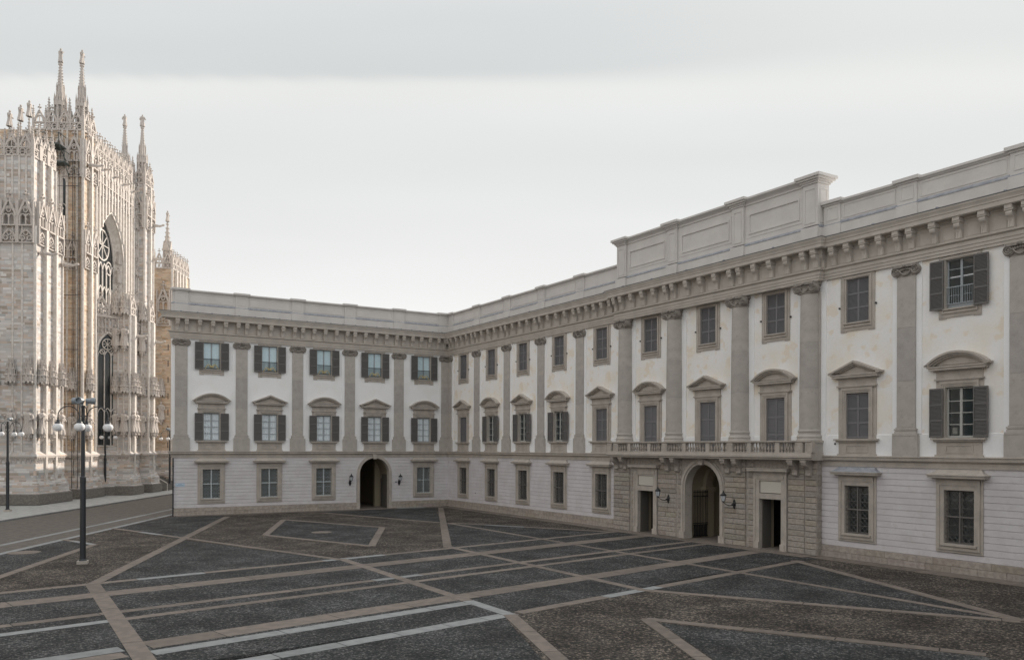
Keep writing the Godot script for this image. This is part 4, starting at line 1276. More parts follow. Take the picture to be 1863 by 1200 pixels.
func build_ground() -> void:
	var g := MB.new()
	g.q(Vector3(-400, 0, -400), Vector3(-400, 0, 300), Vector3(400, 0, 300), Vector3(400, 0, -400), UP)
	piazza = struct("piazza", g.mesh(M.cobble_brown))
	for kind in ["granite", "grey_granite"]:
		slab_mesh[kind] = []
		for i in 4:
			var m := MB.new()
			var k: float = [0.84, 0.96, 1.05, 1.15][i]
			m.tint = Color(k, k, k)
			m.box(-0.5, 0.5, -0.06, 0.0, -0.5, 0.5)
			slab_mesh[kind].append(m.mesh(M[kind]))
	# dark cobbled fields
	var fields := [
		[Vector2(-62, bz(32.8, -62)), Vector2(-0.6, bz(32.8, -0.6)), Vector2(-0.6, bz(48.1, -0.6)), Vector2(-62, bz(48.1, -62))],
		[Vector2(-20.9, 17.4), Vector2(-17.15, 7.8), Vector2(-13.4, 16.2), Vector2(-17.8, 25.3)],
		[Vector2(-28.5, 8.5), Vector2(-23.9, 0.9), Vector2(-19.9, 0.7), Vector2(-20.3, 2.8), Vector2(-25.9, 17.8)],
		[Vector2(-31.7, 32.3), Vector2(-25.85, 18.0), Vector2(-21.1, 30.2)],
		[Vector2(-62, 77), Vector2(-40, 30), Vector2(-34.9, 20.4), Vector2(-31.8, 14.3), Vector2(-30.5, 17.8), Vector2(-34.8, 28.3), Vector2(-37.6, 35.2), Vector2(-42, 46)],
		[Vector2(-7.9, 15.4), Vector2(-2.0, 26.2), Vector2(-14.45, 28.7)],
		[Vector2(-14.4, 43.4), Vector2(-2.6, 41.2), Vector2(-7.9, 54.2)],
		[Vector2(-12.6, 1.0), Vector2(-1.8, 1.0), Vector2(-8.2, 15.0), Vector2(-10.2, 7.6)],
		[Vector2(-17.7, 48.9), Vector2(-13.3, 56.2), Vector2(-17.6, 66.0), Vector2(-21.6, 57.6)],
		[Vector2(-31.9, 46.8), Vector2(-21.2, 45.4), Vector2(-26.2, 58.6)],
	]
	for f in fields:
		var m := panel(f, 0.004, M.cobble_dark)
		var o := obj("dark_cobbles", m.mesh(M.cobble_dark), piazza)
	var B := ["granite"]
	var BM := ["granite", "granite", "granite", "granite", "granite", "granite", "granite", "granite", "granite", "granite", "granite", "grey_granite"]
	var W := ["grey_granite"]
	# long bands towards the portal
	for b in [[32.82, 0.46], [35.55, 1.05], [39.4, 0.44], [40.72, 0.42]]:
		band(Vector2(-40, bz(b[0], -40)), Vector2(-1.3, bz(b[0], -1.3)), b[1], 0.010, BM)
	band(Vector2(-40, bz(44.75, -40)), Vector2(-32.1, bz(44.75, -32.1)), 0.62, 0.010, W)
	band(Vector2(-40, bz(45.45, -40)), Vector2(-32.1, bz(45.45, -32.1)), 0.62, 0.010, B)
	band(Vector2(-31.5, bz(44.75, -31.5)), Vector2(-1.3, bz(44.45, -1.3)), 0.95, 0.010, BM)
	band(Vector2(-31.5, bz(45.75, -31.5)), Vector2(-21.2, bz(45.75, -21.2)), 0.55, 0.010, W)
	band(Vector2(-40, bz(48.2, -40)), Vector2(-21.2, bz(48.2, -21.2)), 0.56, 0.010, W, 1.9)
	band(Vector2(-20.6, bz(48.2, -20.6)), Vector2(-2.4, bz(47.9, -2.4)), 0.46, 0.010, BM)
	# cross bands
	band(Vector2(-31.78, 32.2), Vector2(-31.76, 47.5), 0.52, 0.014, B)
	band(Vector2(-20.98, 30.0), Vector2(-21.0, 42.7), 0.42, 0.014, B)
	band(Vector2(-21.0, 42.7), Vector2(-21.0, 45.7), 0.42, 0.014, W)
	band(Vector2(-14.35, 28.4), Vector2(-14.3, 44.1), 0.38, 0.014, B)
	band(Vector2(-7.9, 15.5), Vector2(-7.8, 54.2), 0.34, 0.014, BM)
	# slanting bands
	band(Vector2(-31.8, 32.4), Vector2(-20.1, 2.6), 0.46, 0.018, B)
	band(Vector2(-28.55, 8.4), Vector2(-21.1, 30.3), 0.34, 0.022, BM)
	band(Vector2(-1.5, 1.5), Vector2(-14.55, 28.5), 0.46, 0.018, B)
	band(Vector2(-7.7, 15.6), Vector2(-1.8, 26.0), 0.34, 0.022, BM)
	band(Vector2(-12.6, 2.2), Vector2(-8.3, 15.0), 0.30, 0.026, BM)
	band(Vector2(-21.0, 45.5), Vector2(-25.3, 58.1), 0.44, 0.018, B)
	band(Vector2(-14.4, 43.9), Vector2(-8.0, 54.4), 0.40, 0.018, B)
	band(Vector2(-2.7, 41.3), Vector2(-7.85, 54.4), 0.40, 0.022, BM)
	band(Vector2(-31.8, 47.3), Vector2(-27.6, 58.2), 0.46, 0.018, B)
	# lozenges
	for lz in [[Vector2(-21.2, 17.45), Vector2(-17.1, 7.2), Vector2(-13.15, 16.25), Vector2(-17.8, 25.9)], [Vector2(-17.7, 48.2), Vector2(-13.1, 56.2), Vector2(-17.6, 66.6), Vector2(-21.9, 57.6)]]:
		for i in 4:
			if lz[i].y + lz[(i + 1) % 4].y < 118.0: band(lz[i], lz[(i + 1) % 4], 0.40, 0.018 + 0.004 * (i % 2), B)
	band(Vector2(-37.5, 35), Vector2(-30.45, 17.75), 0.42, 0.018, B)
	band(Vector2(-30.5, 17.8), Vector2(-31.75, 14.2), 0.32, 0.022, BM)
	# strips along the palace walls
	band(Vector2(-23.4, 0.55), Vector2(-1.0, 0.55), 0.7, 0.030, BM)
	band(Vector2(-0.62, 1.0), Vector2(-0.62, AX - 8.3), 0.95, 0.030, BM)
	band(Vector2(-0.95, AX - 8.2), Vector2(-0.95, AX + 7.9), 0.9, 0.030, BM)
	band(Vector2(-0.62, AX + 8.0), Vector2(-0.62, 62.0), 0.95, 0.030, BM)
	# street: worn stone carriageway, granite strips, raised pavement along the cathedral
	var rd := MB.new()
	var p := [cw(-120, 5.7), cw(120, 5.7), cw(120, 15.3), cw(-120, 15.3)]
	rd.slab(PackedVector2Array(p), 0.006, 0.006)
	struct("road", rd.mesh(M.road))
	for st in [[13.25, 0.42], [15.2, 0.42]]: band(cw(-48, st[0]), cw(6.0, st[0]), st[1], 0.012, W, 2.6)
	var pv := MB.new()
	pv.slab(PackedVector2Array([cw(-120, -60), cw(120, -60), cw(120, 5.55), cw(-120, 5.55)]), -0.05, 0.11)
	struct("pavement", pv.mesh(M.pavement))
	var kb := MB.new()
	kb.tint = Color(0.8, 0.8, 0.8)
	kb.slab(PackedVector2Array([cw(-120, 5.555), cw(120, 5.555), cw(120, 5.75), cw(-120, 5.75)]), -0.05, 0.116)
	struct("kerb", kb.mesh(M.grey_granite))
	# round stone covers
	var mh := MB.new()
	mh.lathe([Vector2(0.62, -0.02), Vector2(0.62, 0.012), Vector2(0.46, 0.012), Vector2(0.455, 0.006), Vector2(0.44, 0.006), Vector2(0.435, 0.010), Vector2(0.0, 0.010)], Vector3.ZERO, 32)
	var mhm := mh.mesh(M.granite)
	var a := obj("manhole_cover", mhm, self, at3(-17.7, 0.006, 17.4))
	tag(a, "round stone cover in the dark cobbled lozenge before the left wing", "manhole cover", "round stone covers in the paving")
	var b2 := obj("manhole_cover", mhm, self, Transform3D(Basis.from_scale(Vector3(1.2, 1, 1.2)), Vector3(-33.8, 0.006, 19.9)))
	tag(b2, "round stone cover near the street, left of the tall lamp", "manhole cover", "round stone covers in the paving")

# ------------------------------------------------------------------ lamps
func lamp_parts() -> void:
	var p := MB.new()
	p.lathe([Vector2(0.17, 0.0), Vector2(0.17, 0.10), Vector2(0.125, 0.16), Vector2(0.125, 1.5), Vector2(0.12, 3.6), Vector2(0.13, 3.62), Vector2(0.13, 3.85), Vector2(0.095, 3.9), Vector2(0.085, 6.2), Vector2(0.10, 6.22), Vector2(0.10, 6.3), Vector2(0.08, 6.34), Vector2(0.075, 7.0), Vector2(0.09, 7.02), Vector2(0.09, 7.08), Vector2(0, 7.1)], Vector3.ZERO, 16)
	shapes.lamp_pole = p.mesh(M.lamp_iron)
	var st := MB.new()
	st.box(-0.22, 0.22, 0, 0.14, -0.22, 0.22)
	shapes.lamp_foot = st.mesh(M.trim)
	var a := MB.new()
	var path := [Vector3(0.08, 6.30, 0), Vector3(0.16, 6.33, 0), Vector3(0.17, 6.55, 0)]
	for i in 11:
		var t := PI - PI * i / 10.0
		path.append(Vector3(0.595 + 0.425 * cos(t), 6.62 + 0.43 * sin(t), 0))
	path.append(Vector3(1.02, 6.5, 0))
	a.tube(path, 0.024, 7)
	a.tube([Vector3(0.02, 6.62, 0), Vector3(0.17, 6.6, 0)], 0.02, 5)
	a.lathe([Vector2(0.02, 6.56), Vector2(0.04, 6.52), Vector2(0.035, 6.46), Vector2(0.06, 6.42), Vector2(0.06, 6.37), Vector2(0.11, 6.33), Vector2(0.13, 6.27), Vector2(0.10, 6.26)], Vector3(1.02, 0, 0), 10)
	shapes.lamp_arm = a.mesh(M.lamp_iron)
	var g := MB.new()
	g.ball(Vector3(1.02, 6.10, 0), Vector3(0.225, 0.19, 0.225), 20, 12)
	shapes.lamp_globe = g.mesh(M.globe)
	var f := MB.new()
	f.T = Transform3D(Basis(Vector3(0, 0, 1), -PI / 2), Vector3.ZERO)
	f.lathe([Vector2(0, -0.05), Vector2(0.10, -0.04), Vector2(0.12, 0.0), Vector2(0.12, 0.16), Vector2(0.15, 0.2), Vector2(0.15, 0.36), Vector2(0.12, 0.36), Vector2(0.11, 0.25), Vector2(0, 0.25)], Vector3.ZERO, 16)
	f.T = Transform3D.IDENTITY
	f.box(-0.04, 0.04, -0.22, 0.0, -0.04, 0.04)
	var fm := plain(Color(0.24, 0.27, 0.30), 0.4, 0.2)
	shapes.flood = f.mesh(fm)

func street_lamp(x: float, z: float, turn: float, label: String, floods: Array, ground := 0.0) -> void:
	var t := thing("street_lamp", label, "street lamp", at3(x, ground, z, turn), "globe street lamps")
	obj("pole", shapes.lamp_pole, t, at3(0, 0.06, 0))
	obj("footing", shapes.lamp_foot, t)
	for i in 4:
		var r := at3(0, 0.06, 0, i * PI / 2)
		obj("arm", shapes.lamp_arm, t, r)
		obj("globe", shapes.lamp_globe, t, r)
	for f in floods:
		obj("floodlight", shapes.flood, t, Transform3D(Basis(UP, f[0]), Vector3(cos(f[0]) * f[1], 7.36, -sin(f[0]) * f[1])))

func wall_lantern(at: Transform3D, label: String, reach: float) -> void:
	var t := thing("wall_lantern", label, "wall lantern", at, "iron lanterns beside the archways")
	var p := MB.new()
	p.T = Transform3D(Basis(Vector3.RIGHT, PI / 2), Vector3.ZERO)
	p.lathe([Vector2(0.11, 0), Vector2(0.11, 0.03), Vector2(0.07, 0.06), Vector2(0, 0.07)], Vector3.ZERO, 10)
	p.T = Transform3D.IDENTITY
	p.prism(PackedVector2Array([Vector2(-0.1, 0.05), Vector2(-0.12, -0.05), Vector2(-0.06, -0.24), Vector2(0, -0.3), Vector2(0.06, -0.24), Vector2(0.12, -0.05), Vector2(0.1, 0.05), Vector2(0.05, 0.18), Vector2(0, 0.26), Vector2(-0.05, 0.18)]), 0.0, 0.035)
	obj("wall_plate", p.mesh(M.iron), t)
	var a := MB.new()
	var path := []
	for i in 13:
		var k := i / 12.0
		path.append(Vector3(0, -0.02 - 0.10 * sin(k * PI) + 0.14 * k * k, 0.05 + (reach - 0.05) * k))
	a.tube(path, 0.026, 6, 0.018)
	a.ball(Vector3(0, -0.05, 0.16), Vector3(0.06, 0.06, 0.09), 8, 5)
	obj("bracket_arm", a.mesh(M.iron), t)
	var c := MB.new()
	var at2 := Vector3(0, 0.12, reach)
	c.lathe([Vector2(0.02, -0.02), Vector2(0.05, 0.0), Vector2(0.08, 0.04), Vector2(0.09, 0.05)], at2, 8)
	for i in 6:
		var t0 := TAU * i / 6
		c.tube([at2 + Vector3(cos(t0) * 0.09, 0.05, sin(t0) * 0.09), at2 + Vector3(cos(t0) * 0.15, 0.36, sin(t0) * 0.15)], 0.012, 4)
	c.lathe([Vector2(0.16, 0.34), Vector2(0.185, 0.36), Vector2(0.185, 0.385), Vector2(0.16, 0.40), Vector2(0.10, 0.47), Vector2(0.05, 0.5), Vector2(0.05, 0.54), Vector2(0.025, 0.56), Vector2(0.03, 0.6), Vector2(0, 0.66)], at2, 12)
	obj("lantern_frame", c.mesh(M.iron), t)
	var g := MB.new()
	g.lathe([Vector2(0.082, 0.05), Vector2(0.142, 0.36)], at2, 6, 0, TAU, true)
	var gm := plain(Color(0.62, 0.66, 0.70), 0.12)
	obj("lantern_glass", g.mesh(gm), t)

func build_street_things() -> void:
	lamp_parts()
	street_lamp(-31.62, 25.73, -0.22, "tall dark lamp post with four white globes and floodlights, nearest in the court", [[0.0, 0.14], [2.75, 0.12], [4.4, 0.10]])
	street_lamp(-34.29, -9.84, -0.45, "globe lamp post at the far left edge, before the cathedral", [[1.5, 0.08]], 0.11)
	street_lamp(-25.27, -30.4, -0.45, "globe lamp post in front of the tall dark cathedral window", [], 0.11)
	street_lamp(-16.95, -42.0, 1.2, "globe lamp post by the steps, next to the palace corner", [[0.4, 0.1], [2.4, 0.1]], 0.11)
	wall_lantern(lw(-9.36, 2.33, 0.0), "black iron wall lantern left of the left wing's arch", 0.34)
	wall_lantern(lw(-4.84, 2.27, 0.0), "black iron wall lantern right of the left wing's arch", 0.34)
	wall_lantern(rw(29.92, 2.28, 0.36), "black iron wall lantern between the left portal door and the arch", 0.85)
	wall_lantern(rw(35.3, 2.28, 0.41), "black iron wall lantern between the arch and the right portal door", 0.85)
	var s := MB.new()
	s.block(-0.34, 0.34, -0.14, 0.14, 0.0, 0.025, 0.006)
	var o := thing("street_sign", "small pale blue street name plate on the palace corner", "sign", lw(-23.02, 2.38, 0.0))
	obj("plate", s.mesh(M.sign), o)
	var mk := MB.new()
	for i in 7: mk.box(-0.25 + i * 0.075, -0.205 + i * 0.075, -0.07, -0.01, 0.025, 0.028)
	for i in 4: mk.box(-0.14 + i * 0.07, -0.10 + i * 0.07, 0.03, 0.07, 0.025, 0.028)
	obj("lettering", mk.mesh(M.sign_mark), o)
	var n := MB.new()
	n.block(-0.09, 0.09, -0.07, 0.07, 0.0, 0.02, 0.004)
	var hn := obj("number_plate", n.mesh(plain(Color(0.2, 0.22, 0.24), 0.4)), self, lw(-5.12, 2.28, 0.0))
	tag(hn, "tiny dark number plate beside the lantern right of the arch", "sign")
	var pp := MB.new()
	pp.box(-0.11, 0.11, 0.0, 0.28, 0.0, 0.004)
	var ps2 := obj("paper_notice", pp.mesh(M.board), self, rw(WIN_R[9] - 0.3, 5.95, -0.15))
	tag(ps2, "small white paper behind the lower left pane of the rightmost open window", "paper")
	# downpipe at the palace corner
	var dp := MB.new()
	dp.tube([Vector3(0, 0.0, 0), Vector3(0, 4.45, 0)], 0.05, 8)
	for y in [0.6, 2.2, 3.8]: dp.box(-0.07, 0.07, y, y + 0.05, -0.07, 0.06)
	var d := obj("downpipe", dp.mesh(M.lamp_iron), palace, at3(LEFT_END + 0.03, 0, 0.06))
	# drain and fixing marks
	var dot := MB.new()
	dot.T = Transform3D(Basis(Vector3.RIGHT, PI / 2), Vector3.ZERO)
	dot.lathe([Vector2(0.05, 0), Vector2(0.05, 0.02), Vector2(0, 0.025)], Vector3.ZERO, 8)
	var dm := dot.mesh(M.iron)
	obj("wall_vent", dm, palace, rw(5.15, 1.42, 0.0))
	obj("wall_vent", dm, palace, rw(41.5, 5.55, 0.03))
	var hk := MB.new()
	hk.box(-0.03, 0.03, -0.04, 0.04, 0.0, 0.09)
	var hm := hk.mesh(M.iron)
	for i in WIN_R.size():
		if i == 9: continue
		for sx in [-1.0, 1.0]: obj("shutter_stop", hm, palace, rw(WIN_R[i] + sx * 0.99, 12.1, 0.0))

# ------------------------------------------------------------------ cathedral (its own frame: x along the street, z towards it)
var church: Node3D

func skirt(mb: MB, x0: float, x1: float, z0: float, z1: float, prof: Array) -> void:
	for i in prof.size() - 1:
		var p: Vector2 = prof[i]; var r: Vector2 = prof[i + 1]
		var A := [Vector3(x0 - p.x, p.y, z0), Vector3(x0 - p.x, p.y, z1 + p.x), Vector3(x1 + p.x, p.y, z1 + p.x), Vector3(x1 + p.x, p.y, z0)]
		var B := [Vector3(x0 - r.x, r.y, z0), Vector3(x0 - r.x, r.y, z1 + r.x), Vector3(x1 + r.x, r.y, z1 + r.x), Vector3(x1 + r.x, r.y, z0)]
		var O := [Vector3(-1, 0, 0), BACK, Vector3(1, 0, 0)]
		var lean := Vector3(0, p.x - r.x, 0)
		for k in 3: mb.q(A[k], B[k], B[k + 1], A[k + 1], O[k] * maxf(r.y - p.y, 0.0) + lean)

func shaft(mb: MB, x: float, z: float, y0: float, y1: float, r: float) -> void:
	mb.lathe([Vector2(r, y0), Vector2(r, y1)], Vector3(x, 0, z), 8, 0.0, TAU)

func statue_mesh() -> ArrayMesh:
	var m := MB.new()
	var rings := [[0.0, 0.17], [0.12, 0.16], [0.3, 0.13], [0.48, 0.115], [0.62, 0.13], [0.74, 0.145], [0.80, 0.10], [0.835, 0.05]]
	var k := 14
	for i in rings.size() - 1:
		for j in k:
			var P := []
			for e in [[i, j], [i + 1, j], [i + 1, j + 1], [i, j + 1]]:
				var t: float = TAU * e[1] / k
				var rr: float = rings[e[0]][1] * (1.0 + 0.16 * sin(t * 5.0 + rings[e[0]][0] * 4.0))
				P.append(Vector3(cos(t) * rr * 1.15, rings[e[0]][0], sin(t) * rr * 0.9))
			m.q(P[0], P[1], P[2], P[3], P[0] + P[2] - Vector3(0, P[0].y + P[2].y, 0))
	m.ball(Vector3(0, 0.90, 0.01), Vector3(0.06, 0.085, 0.07), 8, 6)
	m.tube([Vector3(0.15, 0.73, 0), Vector3(0.21, 0.58, 0.06), Vector3(0.10, 0.52, 0.16)], 0.045, 5, 0.035)
	m.tube([Vector3(-0.15, 0.73, 0), Vector3(-0.22, 0.60, 0.05), Vector3(-0.15, 0.70, 0.15)], 0.045, 5, 0.035)
	return m.mesh(M.carving)

func crockets(m: MB, r0: float, r1: float, y0: float, y1: float, k: int, size: float) -> void:
	for i in k:
		var t := (i + 0.5) / k
		for a in 4:
			var an := PI / 4 + a * PI / 2
			var r := lerpf(r0, r1, t) + size * 0.5
			m.ball(Vector3(cos(an) * r, lerpf(y0, y1, t), sin(an) * r), Vector3(size, size * 0.8, size), 5, 3)

# small pinnacle, foot at y = 0
func pinnacle_mesh(h: float, w: float) -> ArrayMesh:
	var m := MB.new()
	var s := h * 0.42
	m.box(-w, w, 0, s, -w, w)
	m.box(-w * 1.25, w * 1.25, s - 0.08, s, -w * 1.25, w * 1.25)
	for a in 4:   # a gablet on each side
		m.T = Transform3D(Basis(UP, a * PI / 2), Vector3.ZERO)
		m.prism(PackedVector2Array([Vector2(-w * 1.1, s - 0.1), Vector2(w * 1.1, s - 0.1), Vector2(0, s + w * 2.6)]), w * 0.7, w * 1.18)
		m.T = Transform3D.IDENTITY
	m.lathe([Vector2(w * 1.05, s), Vector2(w * 0.22, h * 0.9)], Vector3.ZERO, 8, 0, TAU, true)
	crockets(m, w * 0.95, w * 0.25, s + 0.1, h * 0.88, 5, w * 0.26)
	m.ball(Vector3(0, h * 0.92, 0), Vector3(w * 0.5, h * 0.025, w * 0.5), 6, 4)
	m.ball(Vector3(0, h * 0.97, 0), Vector3(w * 0.22, h * 0.035, w * 0.22), 6, 4)
	return m.mesh(M.carving)

func lace(m: MB, x0: float, x1: float, y: float, z: float, s := 0.42, drop := 0.5) -> void:
	var k := maxi(1, roundi((x1 - x0) / s))
	m.box(x0, x1, y - 0.1, y, z - 0.05, z + 0.08)
	for i in k:
		var c := lerpf(x0, x1, (i + 0.5) / k); var w := (x1 - x0) / k / 2
		var pth := []
		for j in 7:
			var t := PI * j / 6.0
			pth.append(Vector3(c - cos(t) * w, y - 0.1 - drop * 0.75 + sin(t) * drop * 0.7, z + 0.03))
		m.tube(pth, 0.045, 4)
		m.ball(Vector3(c - w, y - 0.1 - drop * 0.82, z + 0.03), Vector3(0.07, 0.09, 0.06), 5, 3)
		m.ball(Vector3(c, y - 0.28, z + 0.02), Vector3(0.06, 0.06, 0.05), 5, 3)

# pointed arch height above its spring at distance x from the axis
func ogive(x: float, hw: float, rise: float) -> float:
	var R := (hw * hw + rise * rise) / (2.0 * hw)
	var d := absf(x) + R - hw
	return sqrt(maxf(0.0, R * R - d * d))

func ogive_path(hw: float, rise: float, spring: float, z: float, k := 10) -> Array:
	var p := []
	for i in 2 * k + 1:
		var t := -1.0 + float(i) / k
		var x := hw * sin(t * PI / 2)
		p.append(Vector3(x, spring + ogive(x, hw, rise), z))
	return p

func bars(m: MB, path: Array, w: float, dep: float) -> void:
	# square bar along a path in the x,y plane
	for i in path.size() - 1:
		var a: Vector3 = path[i]; var b: Vector3 = path[i + 1]
		var d := (b - a).normalized()
		var n := Vector3(-d.y, d.x, 0) * w
		var f := Vector3(0, 0, dep)
		m.q(a - n + f, a + n + f, b + n + f, b - n + f, BACK)
		m.q(a + n - f, a + n + f, b + n + f, b + n - f, n)
		m.q(a - n - f, a - n + f, b - n + f, b - n - f, -n)

# traceried window as a part: splayed jamb, glass, bars. Faces +z, foot of the opening at y = 0.
func gothic_window(hw: float, h: float, rise: float, lights: int, at: Transform3D, depth := 0.7, statues := 0) -> void:
	var spring := h - rise
	var j := MB.new()
	var outer := [Vector3(-hw, 0, 0)] + ogive_path(hw, rise, spring, 0.0) + [Vector3(hw, 0, 0)]
	var iw := hw * 0.86
	var inner := [Vector3(-iw, 0.15, -depth)] + ogive_path(iw, rise * 0.93, spring, -depth) + [Vector3(iw, 0.15, -depth)]
	for i in outer.size() - 1:
		j.q(outer[i], outer[i + 1], inner[i + 1], inner[i], Vector3(0, spring * 0.6, 0) - (outer[i] + outer[i + 1]) / 2)
	j.q(outer[0], inner[0], inner[-1], outer[-1], UP)
	var mould := [Vector3(-hw, 0, 0.03)] + ogive_path(hw, rise, spring, 0.03) + [Vector3(hw, 0, 0.03)]
	bars(j, mould, 0.09, 0.07)
	var root := obj("window", j.mesh(M.marble_rib), church, at)
	var g := MB.new()
	for i in range(0, inner.size() - 1):
		var a: Vector3 = inner[i]; var b: Vector3 = inner[i + 1]
		if absf(a.x - b.x) < 1e-4: continue
		g.q(Vector3(a.x, 0.15, -depth), a, b, Vector3(b.x, 0.15, -depth), BACK)
	obj("glass", g.mesh(M.church_glass), root)
	var t := MB.new()
	var lw2 := 2.0 * iw / lights
	var bw := 0.035 + 0.012 * hw
	var zt := -depth + 0.1
	var low := spring - lw2 * 0.9
	for i in lights + 1:
		var x := -iw + lw2 * i
		if i > 0 and i < lights: bars(t, [Vector3(x, 0.1, zt), Vector3(x, low, zt)], bw, 0.06)
	for i in lights:
		var c := -iw + lw2 * (i + 0.5)
		var top := []
		for p in ogive_path(lw2 / 2, lw2 * 0.95, low, zt, 5): top.append(p + Vector3(c, 0, 0))
		bars(t, top, bw * 0.9, 0.06)
		var mid := []
		for p in ogive_path(lw2 / 2, lw2 * 0.95, low * 0.36, zt, 5): mid.append(p + Vector3(c, 0, 0))
		bars(t, mid, bw * 0.7, 0.05)
	# the head: one great wheel and smaller eyes
	var cr := minf(iw * 0.55, rise * 0.42)
	var cc := Vector3(0, spring + rise * 0.36, zt)
	var ringp := []
	for i in 25: ringp.append(cc + Vector3(cos(TAU * i / 24) * cr, sin(TAU * i / 24) * cr, 0))
	bars(t, ringp, bw, 0.06)
	for i in 8: bars(t, [cc, cc + Vector3(cos(TAU * i / 8) * cr, sin(TAU * i / 8) * cr, 0)], bw * 0.6, 0.04)
	for sx in [-1.0, 1.0]:
		var r2 := []
		for i in 13: r2.append(Vector3(sx * iw * 0.55, spring - 0.05 * rise, zt) + Vector3(cos(TAU * i / 12), sin(TAU * i / 12), 0) * iw * 0.24)
		bars(t, r2, bw * 0.8, 0.05)
	bars(t, ogive_path(iw, rise * 0.93, spring, zt), bw, 0.06)
	obj("tracery", t.mesh(M.marble_rib), root)
	for i in statues:
		for sx in [-1.0, 1.0]:
			obj("jamb_statue", shapes.statue, root, Transform3D(Basis.from_scale(Vector3(1.9, 1.9, 1.9)), Vector3(sx * hw * 0.93, 1.2 + i * (spring + 1.5) / maxi(1, statues), -depth * 0.45)))

# wall strip with a pointed opening
func wall_ogive(m: MB, x0: float, x1: float, y0: float, y1: float, z: float, xc: float, hw: float, sill: float, spring: float, rise: float) -> void:
	var xs := [x0, xc - hw]
	for i in 21: xs.append(xc + hw * sin((-1.0 + i / 10.0) * PI / 2))
	xs.append(x1)
	for i in xs.size() - 1:
		var a: float = xs[i]; var b: float = xs[i + 1]
		if b - a < 1e-5: continue
		if a >= xc - hw - 1e-4 and b <= xc + hw + 1e-4:
			m.q(Vector3(a, y0, z), Vector3(a, sill, z), Vector3(b, sill, z), Vector3(b, y0, z), BACK)
			m.q(Vector3(a, spring + ogive(a - xc, hw, rise), z), Vector3(a, y1, z), Vector3(b, y1, z), Vector3(b, spring + ogive(b - xc, hw, rise), z), BACK)
		else:
			m.q(Vector3(a, y0, z), Vector3(a, y1, z), Vector3(b, y1, z), Vector3(b, y0, z), BACK)

